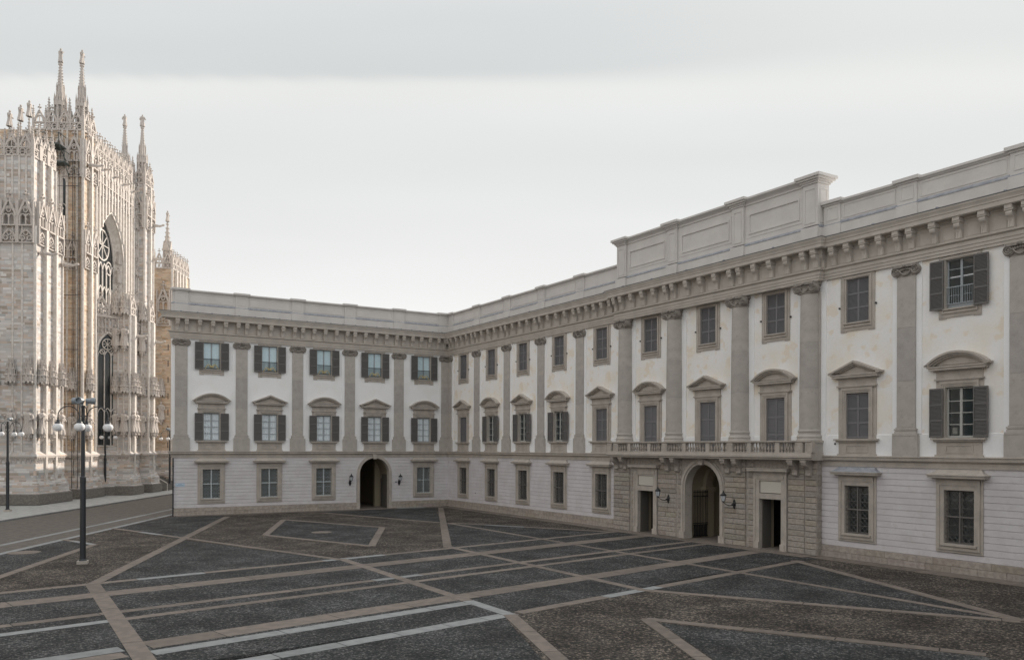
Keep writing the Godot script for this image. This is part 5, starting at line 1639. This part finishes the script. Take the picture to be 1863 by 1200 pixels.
func church_shapes() -> void:
	shapes.statue = statue_mesh()
	shapes.pin_s = pinnacle_mesh(2.4, 0.13)
	shapes.pin_m = pinnacle_mesh(3.4, 0.22)
	# canopy over a statue
	var c := MB.new()
	c.lathe([Vector2(0.05, 2.25), Vector2(0.14, 2.0), Vector2(0.2, 1.95), Vector2(0.22, 1.55), Vector2(0.34, 1.5), Vector2(0.33, 1.0), Vector2(0.44, 0.95), Vector2(0.42, 0.3), Vector2(0.36, 0.28)].map(func(p): return p), Vector3.ZERO, 8, 0, TAU, true)
	for lay in [[0.42, 0.3, 0.09], [0.43, 0.95, 0.07], [0.33, 1.5, 0.06], [0.2, 1.97, 0.05]]:
		for i in 8:
			var t := TAU * (i + 0.5) / 8
			c.ball(Vector3(cos(t) * lay[0], lay[1] - lay[2] * 1.2, sin(t) * lay[0]), Vector3(lay[2], lay[2] * 2.2, lay[2]), 5, 4)
			c.tube([Vector3(cos(t) * lay[0], lay[1], sin(t) * lay[0]), Vector3(cos(t) * lay[0] * 0.95, lay[1] + 0.42, sin(t) * lay[0] * 0.95)], 0.04, 4)
	shapes.canopy = c.mesh(M.carving)
	var cb := MB.new()
	cb.lathe([Vector2(0.03, -0.7), Vector2(0.12, -0.6), Vector2(0.18, -0.35), Vector2(0.3, -0.15), Vector2(0.34, -0.08), Vector2(0.34, 0.0), Vector2(0, 0)], Vector3.ZERO, 8, 0, TAU, true)
	for i in 6: cb.ball(Vector3(cos(i * 1.05) * 0.26, -0.28, sin(i * 1.05) * 0.26), Vector3(0.09, 0.11, 0.09), 5, 4)
	shapes.console = cb.mesh(M.carving)
	# one bay of pierced parapet: post, panel with rings, gable with trefoil, finial
	var g := MB.new()
	g.box(-0.68, -0.52, 0, 1.55, -0.12, 0.12)
	g.lathe([Vector2(0.13, 1.5), Vector2(0.03, 2.35)], Vector3(-0.6, 0, 0), 4, PI / 4, PI / 4 + TAU, true)
	for i in 3: for a in 4: g.ball(Vector3(-0.6 + cos(a * PI / 2) * (0.13 - i * 0.03), 1.7 + i * 0.2, sin(a * PI / 2) * (0.13 - i * 0.03)), Vector3(0.045, 0.04, 0.045), 5, 3)
	g.ball(Vector3(-0.6, 2.4, 0), Vector3(0.08, 0.06, 0.08), 6, 4)
	g.box(-0.52, 0.52, 0.0, 0.12, -0.1, 0.1); g.box(-0.52, 0.52, 0.72, 0.84, -0.1, 0.1)
	for cx in [-0.26, 0.26]:
		var rp := []
		for i in 13: rp.append(Vector3(cx + cos(TAU * i / 12) * 0.23, 0.42 + sin(TAU * i / 12) * 0.28, 0))
		bars(g, rp, 0.05, 0.07)
		bars(g, [Vector3(cx - 0.2, 0.42, 0), Vector3(cx + 0.2, 0.42, 0)], 0.03, 0.05)
	bars(g, [Vector3(-0.54, 0.84, 0), Vector3(0, 1.95, 0), Vector3(0.54, 0.84, 0)], 0.08, 0.1)
	var og := []
	for p in ogive_path(0.34, 0.45, 1.0, 0.0, 6): og.append(p)
	bars(g, [Vector3(-0.34, 0.84, 0)] + og + [Vector3(0.34, 0.84, 0)], 0.045, 0.07)
	bars(g, [Vector3(0, 0.84, 0), Vector3(0, 1.4, 0)], 0.035, 0.06)
	for i in 3:
		for sx in [-1.0, 1.0]: g.ball(Vector3(sx * (0.5 - i * 0.15), 1.05 + i * 0.3, 0), Vector3(0.07, 0.07, 0.07), 5, 3)
	g.tube([Vector3(0, 1.9, 0), Vector3(0, 2.45, 0)], 0.045, 5, 0.03)
	for a in 4: g.ball(Vector3(cos(a * PI / 2) * 0.13, 2.25, sin(a * PI / 2) * 0.13), Vector3(0.09, 0.06, 0.09), 5, 4)
	g.ball(Vector3(0, 2.5, 0), Vector3(0.07, 0.1, 0.07), 6, 4)
	shapes.crown = g.mesh(M.carving)
	# blind gable against a wall, 1.3 wide, foot at y = 0
	var b := MB.new()
	b.box(-0.72, -0.58, -1.6, 2.2, 0, 0.3); b.box(0.58, 0.72, -1.6, 2.2, 0, 0.3)
	b.box(-0.58, 0.58, -0.12, 0.0, 0, 0.36); b.box(-0.58, 0.58, -1.6, -1.5, 0, 0.2)
	bars(b, [Vector3(-0.66, 0.75, 0.2), Vector3(0, 2.3, 0.2), Vector3(0.66, 0.75, 0.2)], 0.09, 0.14)
	bars(b, [Vector3(-0.5, 0.0, 0.16)] + ogive_path(0.5, 0.75, 0.85, 0.16, 6) + [Vector3(0.5, 0.0, 0.16)], 0.06, 0.12)
	bars(b, [Vector3(0, 0, 0.16), Vector3(0, 0.95, 0.16)], 0.05, 0.1)
	for sx in [-1.0, 1.0]:
		var rp := []
		for p in ogive_path(0.22, 0.25, 0.7, 0.16, 5): rp.append(p + Vector3(sx * 0.25, 0, 0))
		bars(b, rp, 0.05, 0.09)
	var r2 := []
	for i in 13: r2.append(Vector3(cos(TAU * i / 12) * 0.17, 1.28 + sin(TAU * i / 12) * 0.17, 0.16))
	bars(b, r2, 0.05, 0.1)
	# spandrel tracery under the ledge
	bars(b, ogive_path(0.56, 0.85, -1.3, 0.12, 7), 0.07, 0.1)
	for sx in [-1.0, 0.0, 1.0]:
		var r3 := []
		for i in 13: r3.append(Vector3(sx * 0.3 + cos(TAU * i / 12) * 0.19, (-0.72 if sx == 0.0 else -1.15) + sin(TAU * i / 12) * 0.19, 0.1))
		bars(b, r3, 0.045, 0.08)
	for i in 4:
		for sx in [-1.0, 1.0]: b.ball(Vector3(sx * (0.66 - i * 0.16), 0.95 + i * 0.38, 0.22), Vector3(0.09, 0.09, 0.1), 5, 3)
	b.tube([Vector3(0, 2.2, 0.2), Vector3(0, 2.9, 0.2)], 0.06, 5, 0.04)
	for a in 4: b.ball(Vector3(cos(a * PI / 2) * 0.18, 2.7, 0.2 + sin(a * PI / 2) * 0.18), Vector3(0.12, 0.09, 0.12), 5, 4)
	b.ball(Vector3(0, 3.0, 0.2), Vector3(0.12, 0.14, 0.12), 6, 4)
	shapes.gable = b.mesh(M.carving)
	# gargoyle
	var q := MB.new()
	q.tube([Vector3(0, 0, 0), Vector3(0, 0.05, 0.5), Vector3(0, 0.0, 0.9), Vector3(0, 0.1, 1.25)], 0.2, 6, 0.09)
	q.ball(Vector3(0, 0.13, 1.3), Vector3(0.13, 0.12, 0.2), 7, 5)
	for sx in [-1.0, 1.0]: q.prism(PackedVector2Array([Vector2(sx * 0.1, 0.1), Vector2(sx * 0.45, 0.35), Vector2(sx * 0.2, -0.05)]), 0.2, 0.3, true)
	shapes.gargoyle = q.mesh(M.carving)
	# tall spire with two tiers, foot at y = 0, statue added on top
	var s := MB.new()
	s.lathe([Vector2(0.40, 0), Vector2(0.40, 3.4), Vector2(0.36, 3.7)], Vector3.ZERO, 8, 0, TAU, true)
	for i in 8:
		var t := TAU * i / 8
		var P := Vector3(cos(t) * 0.54, 0, sin(t) * 0.54)
		s.tube([P, P + Vector3(0, 3.1, 0)], 0.075, 5)
		s.lathe([Vector2(0.1, 3.05), Vector2(0.0, 3.95)], P, 4, 0, TAU, true)
		s.T = Transform3D(Basis(UP, t + TAU / 16), Vector3.ZERO)
		s.prism(PackedVector2Array([Vector2(-0.21, 2.6), Vector2(0.21, 2.6), Vector2(0, 3.5)]), 0.44, 0.53)
		s.box(-0.22, 0.22, 1.2, 1.35, 0.4, 0.54)
		s.T = Transform3D.IDENTITY
	s.lathe([Vector2(0.34, 3.5), Vector2(0.30, 4.4), Vector2(0.12, 6.7)], Vector3.ZERO, 8, 0, TAU, true)
	for i in 4:
		var t := TAU * i / 4
		s.tube([Vector3(cos(t) * 0.36, 3.5, sin(t) * 0.36), Vector3(cos(t) * 0.34, 4.5, sin(t) * 0.34)], 0.06, 4)
		s.lathe([Vector2(0.08, 4.45), Vector2(0.0, 5.0)], Vector3(cos(t) * 0.34, 0, sin(t) * 0.34), 4, 0, TAU, true)
	crockets(s, 0.30, 0.13, 4.5, 6.6, 7, 0.06)
	s.lathe([Vector2(0.12, 6.65), Vector2(0.22, 6.75), Vector2(0.22, 6.85), Vector2(0.14, 6.95), Vector2(0.16, 7.05), Vector2(0, 7.05)], Vector3.ZERO, 8)
	shapes.spire = s.mesh(M.carving)

func crown_row(a: Vector3, b: Vector3, turn: float, size := 1.0) -> void:
	var k := maxi(1, roundi((b - a).length() / (1.2 * size)))
	var sc := (b - a).length() / k / 1.2
	for i in k:
		var p := a.lerp(b, (i + 0.5) / k)
		obj("parapet_bay", shapes.crown, church, Transform3D(Basis(UP, turn).scaled_local(Vector3(sc, size, sc)), p))

func saint(at: Vector3, turn: float, canopy_y: float) -> void:
	var c := obj("niche", shapes.console, church, Transform3D(Basis(UP, turn), at))
	obj("statue", shapes.statue, c, Transform3D(Basis.from_scale(Vector3(2.3, 2.3, 2.3)), Vector3.ZERO))
	obj("canopy", shapes.canopy, c, at3(0, canopy_y - at.y, 0))

func pier(x0: float, x1: float, z0: float, z1: float, y0: float, H: float, ribs_z: Array, ribs_x: Array, mat: Material, base := true) -> void:
	var m := MB.new()
	m.box(x0, x1, y0, H, z0, z1)
	var o := obj("buttress", m.mesh(mat), church)
	var r := MB.new()
	for p in [[x0, z1], [x1, z1]]: shaft(r, p[0], p[1], y0, H, 0.16)
	for x in ribs_z: r.box(x - 0.16, x + 0.16, y0, H, z1 - 0.02, z1 + 0.34)
	for z in ribs_x: shaft(r, x0 - 0.02, z, y0, H, 0.10)
	obj("ribs", r.mesh(M.marble_rib), o)
	if base:
		var b := MB.new()
		skirt(b, x0, x1, z0, z1, [Vector2(0.62, 1.0), Vector2(0.62, 1.02), Vector2(0.5, 1.08), Vector2(0.5, 1.75), Vector2(0.42, 1.82), Vector2(0.36, 2.0), Vector2(0.2, 2.3), Vector2(0.18, 3.6), Vector2(0.18, 4.2), Vector2(0.36, 4.3), Vector2(0.36, 4.42), Vector2(0.0, 4.75)])
		obj("base", b.mesh(M.marble), o)
		var d := MB.new()
		skirt(d, x0, x1, z0, z1, [Vector2(0.72, 0.05), Vector2(0.72, 0.92), Vector2(0.62, 1.0)])
		obj("plinth", d.mesh(M.marble_base), o)
		var l := MB.new()
		lace(l, x0 - 0.2, x1 + 0.2, 4.28, z1 + 0.22)
		l.T = Transform3D(Basis(UP, -PI / 2), Vector3.ZERO)
		lace(l, z0, z1 + 0.2, 4.28, -x0 + 0.22)
		l.T = Transform3D.IDENTITY
		obj("lace_frieze", l.mesh(M.carving), o)

func build_cathedral() -> void:
	church = thing("cathedral", "huge pale marble Gothic cathedral with spires across the street", "cathedral", Transform3D(Basis(UP, 1.0815), Vector3(CAT.x, 0.1, CAT.y)))
	church_shapes()
	var FX := -PI / 2    # faces the court (-x)
	# --- first block, at the left edge
	pier(0, 5.0, -26, 0, 0.0, 24.7, [1.55, 3.4], [-1.9, -1.1, -3.1, -4.3, -5.5], M.marble)
	pier(0.45, 4.6, -26, -0.45, 24.7, 31.0, [1.75, 3.3], [-1.0, -1.6, -2.2, -2.8, -3.4], M.marble, false)
	for z in [-0.72, -2.16, -3.6, -5.04]: obj("gable", shapes.gable, church, Transform3D(Basis(UP, FX), Vector3(0, 24.75, z)))
	for x in [0.85, 2.5, 4.15]: obj("gable", shapes.gable, church, at3(x, 24.75, 0))
	for z in [-0.4, -1.9, -3.4, -5]: saint(Vector3(-0.3, 6.3, z), FX, 10.6)
	for x in [0.7, 2.47, 4.3]: saint(Vector3(x, 6.3, 0.3), 0.0, 10.6)
	crown_row(Vector3(0.45, 31.0, -0.45), Vector3(0.45, 31.0, -6.5), FX)
	crown_row(Vector3(0.45, 31.0, -0.45), Vector3(4.6, 31.0, -0.45), 0.0)
	for q in [[1.6, -0.5], [3.0, -0.5], [4.4, -0.6], [1.4, -2.2], [2.2, -1.4], [2.6, -3.2]]: obj("pinnacle", shapes.pin_m, church, at3(q[0], 31.0, q[1]))
	for p in [[Vector3(0.7, 31.0, -0.9), 1.5], [Vector3(0.8, 31.0, -1.7), 1.35], [Vector3(0.9, 31.0, -2.7), 1.15], [Vector3(0.9, 31.0, -3.9), 1.3]]:
		var pn := obj("pinnacle", shapes.pin_m, church, Transform3D(Basis.from_scale(Vector3(1.0, p[1] * 0.72, 1.0)), p[0]))
		obj("statue", shapes.statue, pn, Transform3D(Basis.from_scale(Vector3(1.5, 1.5 / (p[1] * 0.72), 1.5)), Vector3(0, 3.35, 0)))
	obj("gargoyle", shapes.gargoyle, church, Transform3D(Basis(UP, 0.4), Vector3(0.6, 22.4, 0.1)))
	obj("gargoyle", shapes.gargoyle, church, Transform3D(Basis(UP, 0.2), Vector3(4.8, 22.3, 0.1)))
	# --- second great pier, carrying two spires; its court side, tinted for warm bounce light, holds the hoist
	pier(9.3, 12.2, -26, 0, 0.0, 36.6, [10.75], [-0.55, -1.5, -2.0, -3.0], M.marble_bounce_tint)
	crown_row(Vector3(9.3, 36.6, 0), Vector3(9.3, 36.6, -4.8), FX)
	crown_row(Vector3(9.3, 36.6, 0), Vector3(12.2, 36.6, 0), 0.0)
	for xx in [9.95, 11.55]: obj("gable", shapes.gable, church, at3(xx, 33.6, 0))
	for xx in [9.95, 11.55]: obj("gable", shapes.gable, church, at3(xx, 24.6, 0))
	for z in [-0.75, -2.2, -3.65]: obj("gable", shapes.gable, church, Transform3D(Basis(UP, FX), Vector3(9.3, 33.6, z)))
	for q in [[9.5, -1.4], [9.5, -3.4], [11.0, -0.3], [12.0, -0.3], [12.0, -1.6]]: obj("pinnacle", shapes.pin_m, church, at3(q[0], 36.6, q[1]))
	gothic_window(0.55, 17.0, 1.6, 2, Transform3D(Basis(UP, FX), Vector3(9.28, 5.0, -2.45)), 0.0, 0)
	for z in [-1.8, -2.6, -3.4]:
		gothic_window(0.28, 5.2, 0.7, 1, Transform3D(Basis(UP, FX), Vector3(9.28, 27.4, z)), 0.0, 0)
	for z in [-2.1, -0.9]: saint(Vector3(9.0, 6.3, z), FX, 10.6)
	for x in [10.3]: saint(Vector3(x, 6.3, 0.3), 0.0, 10.6)
	for z in [-0.9, -1.7, -2.5, -3.3]: obj("gable", shapes.gable, church, Transform3D(Basis(UP, FX).scaled_local(Vector3(0.6, 0.8, 1)), Vector3(9.3, 24.0, z)))
	obj("gargoyle", shapes.gargoyle, church, Transform3D(Basis(UP, 0.3), Vector3(10.2, 33.5, 0.1)))
	# --- wall of the transept between the piers, with the great window
	var w := MB.new()
	wall_ogive(w, 12.2, 25.5, 0.0, 36.0, -1.0, 18.4, 3.5, 20.5, 25.4, 5.6)
	w.q(Vector3(12.2, 36, -1), Vector3(12.2, 36, -26), Vector3(25.5, 36, -26), Vector3(25.5, 36, -1), UP)
	obj("transept_wall", w.mesh(M.marble), church)
	var rb := MB.new()
	var x := 12.7
	while x < 25.3:
		var top := 36.0
		var lowy := 0.0
		if absf(x - 18.4) < 3.62: lowy = 25.4 + ogive(minf(absf(x - 18.4), 3.5), 3.5, 5.6) + 0.1
		rb.box(x - 0.11, x + 0.11, lowy, top, -1.02, -0.72)
		x += 0.78
	obj("wall_ribs", rb.mesh(M.marble_rib), church)
	gothic_window(3.5, 10.5, 5.6, 6, at3(18.4, 20.5, -1.0), 1.0, 3)
	crown_row(Vector3(12.3, 36.0, -1.0), Vector3(25.4, 36.0, -1.0), 0.0, 1.05)
	for i in 9:
		obj("gable", shapes.gable, church, Transform3D(Basis.from_scale(Vector3(0.95, 0.9, 0.8)), Vector3(13.0 + i * 1.5, 33.4, -0.98)))
	crown_row(Vector3(12.3, 36.0, -2.6), Vector3(25.4, 36.0, -2.6), 0.0, 1.2)
	for xx in [14.4, 16.8, 19.2, 21.6, 23.8]: obj("pinnacle", shapes.pin_s, church, at3(xx, 36.0, -1.0))
	for i in 5: obj("gargoyle", shapes.gargoyle, church, Transform3D(Basis.from_scale(Vector3(0.8, 0.8, 0.6)), Vector3(13.6 + i * 2.6, 35.0, -0.9)))
	for i in 7: obj("pinnacle", shapes.pin_m, church, at3(12.9 + i * 2.05, 36.0, -2.6))
	# --- apse chapel before it
	var P := [Vector2(14.3, -1), Vector2(16.4, 1.1), Vector2(21.3, 1.1), Vector2(23.4, -1)]
	for i in 3:
		var a: Vector2 = P[i]; var b: Vector2 = P[i + 1]
		var d := b - a
		var mid := (a + b) / 2
		var ang := -atan2(d.y, d.x)
		var L := d.length()
		var t := Transform3D(Basis(UP, ang), Vector3(mid.x, 0, mid.y))
		var m := MB.new()
		wall_ogive(m, -L / 2, L / 2, 0.0, 19.0, 0.0, 0.0, 1.2, 5.2, 15.4, 2.0)
		obj("apse_wall", m.mesh(M.marble), church, t)
		gothic_window(1.2, 12.2, 2.0, 3, t * at3(0, 5.2, 0), 0.3, 0)
		var tr := MB.new()
		lace(tr, -L / 2, L / 2, 17.9, 0.06, 0.6, 0.8)
		lace(tr, -L / 2, L / 2, 19.0, 0.1, 0.5, 0.6)
		lace(tr, -L / 2, L / 2, 4.28, 0.2)
		for k in 9: tr.box(-L / 2 + L * k / 8.0 - 0.05, -L / 2 + L * k / 8.0 + 0.05, 17.3, 19.0, 0.0, 0.14)
		tr.box(-L / 2, L / 2, 18.95, 19.1, -0.1, 0.25)
		obj("tracery_band", tr.mesh(M.carving), church, t)
		var bs := MB.new()
		bs.run([Vector2(0.5, 0.9), Vector2(0.36, 2.0), Vector2(0.2, 2.3), Vector2(0.18, 4.2), Vector2(0.36, 4.3), Vector2(0.36, 4.42), Vector2(0.0, 4.75)], -L / 2 - 0.1, L / 2 + 0.1)
		obj("apse_base", bs.mesh(M.marble), church, t)
		var bd := MB.new()
		bd.run([Vector2(0.6, 0.0), Vector2(0.6, 0.9), Vector2(0.4, 0.95)], -L / 2 - 0.2, L / 2 + 0.2)
		obj("apse_plinth", bd.mesh(M.marble_base), church, t)
		crown_row(Vector3(a.x, 19.1, a.y), Vector3(b.x, 19.1, b.y), ang, 1.05)
	var rf := MB.new()
	rf.slab(PackedVector2Array(P), 19.0, 19.05)
	obj("apse_roof", rf.mesh(M.lead), church)
	for s in [[16.0, 17.6, 0.3, 2.0], [21.0, 22.6, 0.3, 2.2]]:
		pier(s[0], s[1], s[2] - 1.2, s[3], 0.0, 19.4, [(s[0] + s[1]) / 2], [s[2] + 0.5, s[2] + 1.1], M.marble)
		for z in [s[2] + 0.35, s[2] + 1.25]: saint(Vector3(s[0] - 0.3, 6.8, z), FX, 10.8)
		for xx in [s[0] + 0.4, s[1] - 0.4]: saint(Vector3(xx, 6.8, s[3] + 0.3), 0.0, 10.8)
		for z in [s[2] + 0.35, s[2] + 1.25]: saint(Vector3(s[0] - 0.3, 16.0, z), FX, 19.2)
		obj("gargoyle", shapes.gargoyle, church, at3(s[1] - 0.3, 17.2, s[3]))
		crown_row(Vector3(s[0], 19.4, s[3]), Vector3(s[0], 19.4, s[2] - 0.2), FX)
		crown_row(Vector3(s[0], 19.4, s[3]), Vector3(s[1], 19.4, s[3]), 0.0)
	# --- third great pier
	pier(25.5, 28.3, -26, 0, 0.0, 36.4, [26.9], [-0.7, -1.4, -2.2], M.marble)
	crown_row(Vector3(25.5, 36.4, 0), Vector3(25.5, 36.4, -3.6), FX)
	crown_row(Vector3(25.5, 36.4, 0), Vector3(28.3, 36.4, 0), 0.0)
	for z in [-0.8, -2.2]: obj("gable", shapes.gable, church, Transform3D(Basis(UP, FX), Vector3(25.5, 32.8, z)))
	for xx in [26.2, 27.6]: obj("gable", shapes.gable, church, at3(xx, 32.8, 0))
	for q in [[25.8, -1.5], [27.0, -0.3], [28.0, -0.3], [28.0, -1.4]]: obj("pinnacle", shapes.pin_m, church, at3(q[0], 36.4, q[1]))
	for y in [22.0, 27.5]: saint(Vector3(25.2, y, -1.0), FX, y + 3.2)
	obj("gargoyle", shapes.gargoyle, church, at3(27.8, 32.0, 0.1))
	obj("gargoyle", shapes.gargoyle, church, at3(28.0, 28.0, 0.1))
	for sp in [[Vector3(10.05, 36.6, -0.45), 0.0], [Vector3(9.85, 36.6, -2.45), 0.7], [Vector3(26.0, 36.4, -0.45), 1.9], [Vector3(26.0, 36.4, -2.5), 2.8]]:
		var s := obj("spire", shapes.spire, church, Transform3D(Basis(UP, sp[1]).scaled_local(Vector3(1.02, 1, 1.02)), sp[0]))
		obj("statue", shapes.statue, s, Transform3D(Basis.from_scale(Vector3(1.45, 1.45, 1.45)), Vector3(0, 7.0, 0)))
	# --- stair turret beyond, with slit windows, and the next aisle bay
	pier(31.5, 38.0, -8, 1.2, 0.0, 27.6, [32.6, 33.7, 34.8, 35.9], [-1.6], M.marble_bounce_tint)
	crown_row(Vector3(31.5, 27.6, 1.2), Vector3(38, 27.6, 1.2), 0.0)
	crown_row(Vector3(31.5, 27.6, 1.2), Vector3(31.5, 27.6, -2.0), FX)
	obj("gable", shapes.gable, church, Transform3D(Basis(UP, FX).scaled_local(Vector3(1.2, 1.2, 1)), Vector3(31.5, 22.3, 0.2)))
	var tw := obj("pinnacle", shapes.pin_m, church, Transform3D(Basis.from_scale(Vector3(1.9, 1.9, 1.9)), Vector3(32.0, 27.4, 0.45)))
	obj("statue", shapes.statue, tw, Transform3D(Basis.from_scale(Vector3(0.75, 0.75, 0.75)), Vector3(0, 3.3, 0)))
	var sl := MB.new()
	sl.box(-0.05, 0.05, 0, 0.75, 0.0, 0.012)
	var slm := sl.mesh(M.church_glass)
	for i in 8: obj("slit_window", slm, church, Transform3D(Basis(UP, FX), Vector3(31.5, 3.0 + i * 2.05, 0.75)))
	saint(Vector3(31.2, 8.6, 0.0), FX, 11.4)
	# --- nave flank running on beyond the left edge of view, seen only in reflections
	var nv := MB.new()
	nv.box(-95, 0.0, 0.0, 33.0, -40, -22.0)
	obj("nave_wall", nv.mesh(M.marble), church)
	for i in 12:
		var b := MB.new()
		b.box(-8.0 - i * 7.4, -6.2 - i * 7.4, 0, 30.0, -22, -17.5)
		shaft(b, -8.0 - i * 7.4, -17.5, 0, 31, 0.3); shaft(b, -6.2 - i * 7.4, -17.5, 0, 31, 0.3)
		var bo := obj("nave_buttress", b.mesh(M.marble), church)
		obj("pinnacle", shapes.pin_m, bo, Transform3D(Basis.from_scale(Vector3(2.2, 2.2, 2.2)), Vector3(-7.1 - i * 7.4, 30.0, -18.5)))
		var gw := MB.new()
		gw.box(-5.2 - i * 7.4, -2.2 - i * 7.4, 6, 22, -22, -21.9)
		obj("nave_window", gw.mesh(M.church_glass), church)
	# --- work platform and hoist, standing against the second pier
	var wp := thing("work_platform", "dark scaffold work platform high between the cathedral's pinnacles", "scaffold", church.transform)
	for lv in [[34.6, -3.7, -1.5, 7.4], [33.0, -3.2, -1.2, 7.9]]:
		var dk := MB.new()
		dk.box(lv[3], 9.15, lv[0], lv[0] + 0.14, lv[1], lv[2])
		obj("deck", dk.mesh(M.platform), wp)
		var rl := MB.new()
		for z in [lv[1], (lv[1] + lv[2]) / 2, lv[2]]: rl.tube([Vector3(lv[3] + 0.05, lv[0], z), Vector3(lv[3] + 0.05, lv[0] + 1.2, z)], 0.035, 5)
		for y in [0.6, 1.15]: rl.tube([Vector3(lv[3] + 0.05, lv[0] + y, lv[1]), Vector3(lv[3] + 0.05, lv[0] + y, lv[2])], 0.03, 5)
		for z in [lv[1], lv[2]]:
			rl.tube([Vector3(lv[3], lv[0] + 1.15, z), Vector3(9.1, lv[0] + 1.15, z)], 0.03, 5)
			rl.tube([Vector3(lv[3] + 0.1, lv[0], z), Vector3(9.2, lv[0] - 1.3, z)], 0.04, 5)
		obj("rails", rl.mesh(M.platform), wp)
	var ms := thing("hoist_mast", "slim grey lattice hoist mast rising against the cathedral wall", "hoist mast", church.transform)
	var mt := MB.new()
	for z in [-0.75, -0.2]:
		for xx in [8.75, 9.1]: mt.tube([Vector3(xx, 0.0, z), Vector3(xx, 33.6, z)], 0.03, 4)
	obj("rails", mt.mesh(M.lamp_iron), ms)
	var zz := MB.new()
	for i in 42:
		var y := i * 0.8
		zz.tube([Vector3(8.75, y, -0.75), Vector3(8.75, y + 0.4, -0.2), Vector3(8.75, y + 0.8, -0.75)], 0.022, 4)
		zz.tube([Vector3(8.75, y, -0.75), Vector3(8.75, y, -0.2)], 0.02, 4)
	obj("bracing", zz.mesh(plain(Color(0.38, 0.34, 0.28), 0.6)), ms)
	for i in 6:
		var tb := MB.new()
		tb.tube([Vector3(8.9, 4.0 + i * 5.4, -2.4), Vector3(8.9, 4.0 + i * 5.4, -0.2)], 0.03, 4)
		obj("wall_tie", tb.mesh(M.lamp_iron), ms)
	# --- steps between the apse and the turret
	var st := thing("stone_steps", "stone steps with a pale handrail beside the cathedral, by the palace corner", "steps", church.transform)
	for i in 9:
		var s := MB.new()
		s.tint = Color(0.8, 0.8, 0.8) if i % 2 == 0 else Color(0.72, 0.72, 0.72)
		s.box(24.2, 31.2, i * 0.17, (i + 1) * 0.17, 0.05, 2.9 - i * 0.31)
		obj("step", s.mesh(M.marble_base), st)
	var hr := MB.new()
	hr.tube([Vector3(24.8, 0.9, 3.0), Vector3(24.8, 2.5, 0.2)], 0.06, 6)
	for z in [3.0, 1.6, 0.3]: hr.tube([Vector3(24.8, (3.0 - z) * 0.45, z), Vector3(24.8, 0.9 + (3.0 - z) * 0.57, z)], 0.04, 5)
	obj("handrail", hr.mesh(M.marble_rib), st)

func _ready() -> void:
	rng.seed = 20
	light_and_lens()
	materials()
	build_ground()
	build_palace()
	build_cathedral()
	build_street_things()
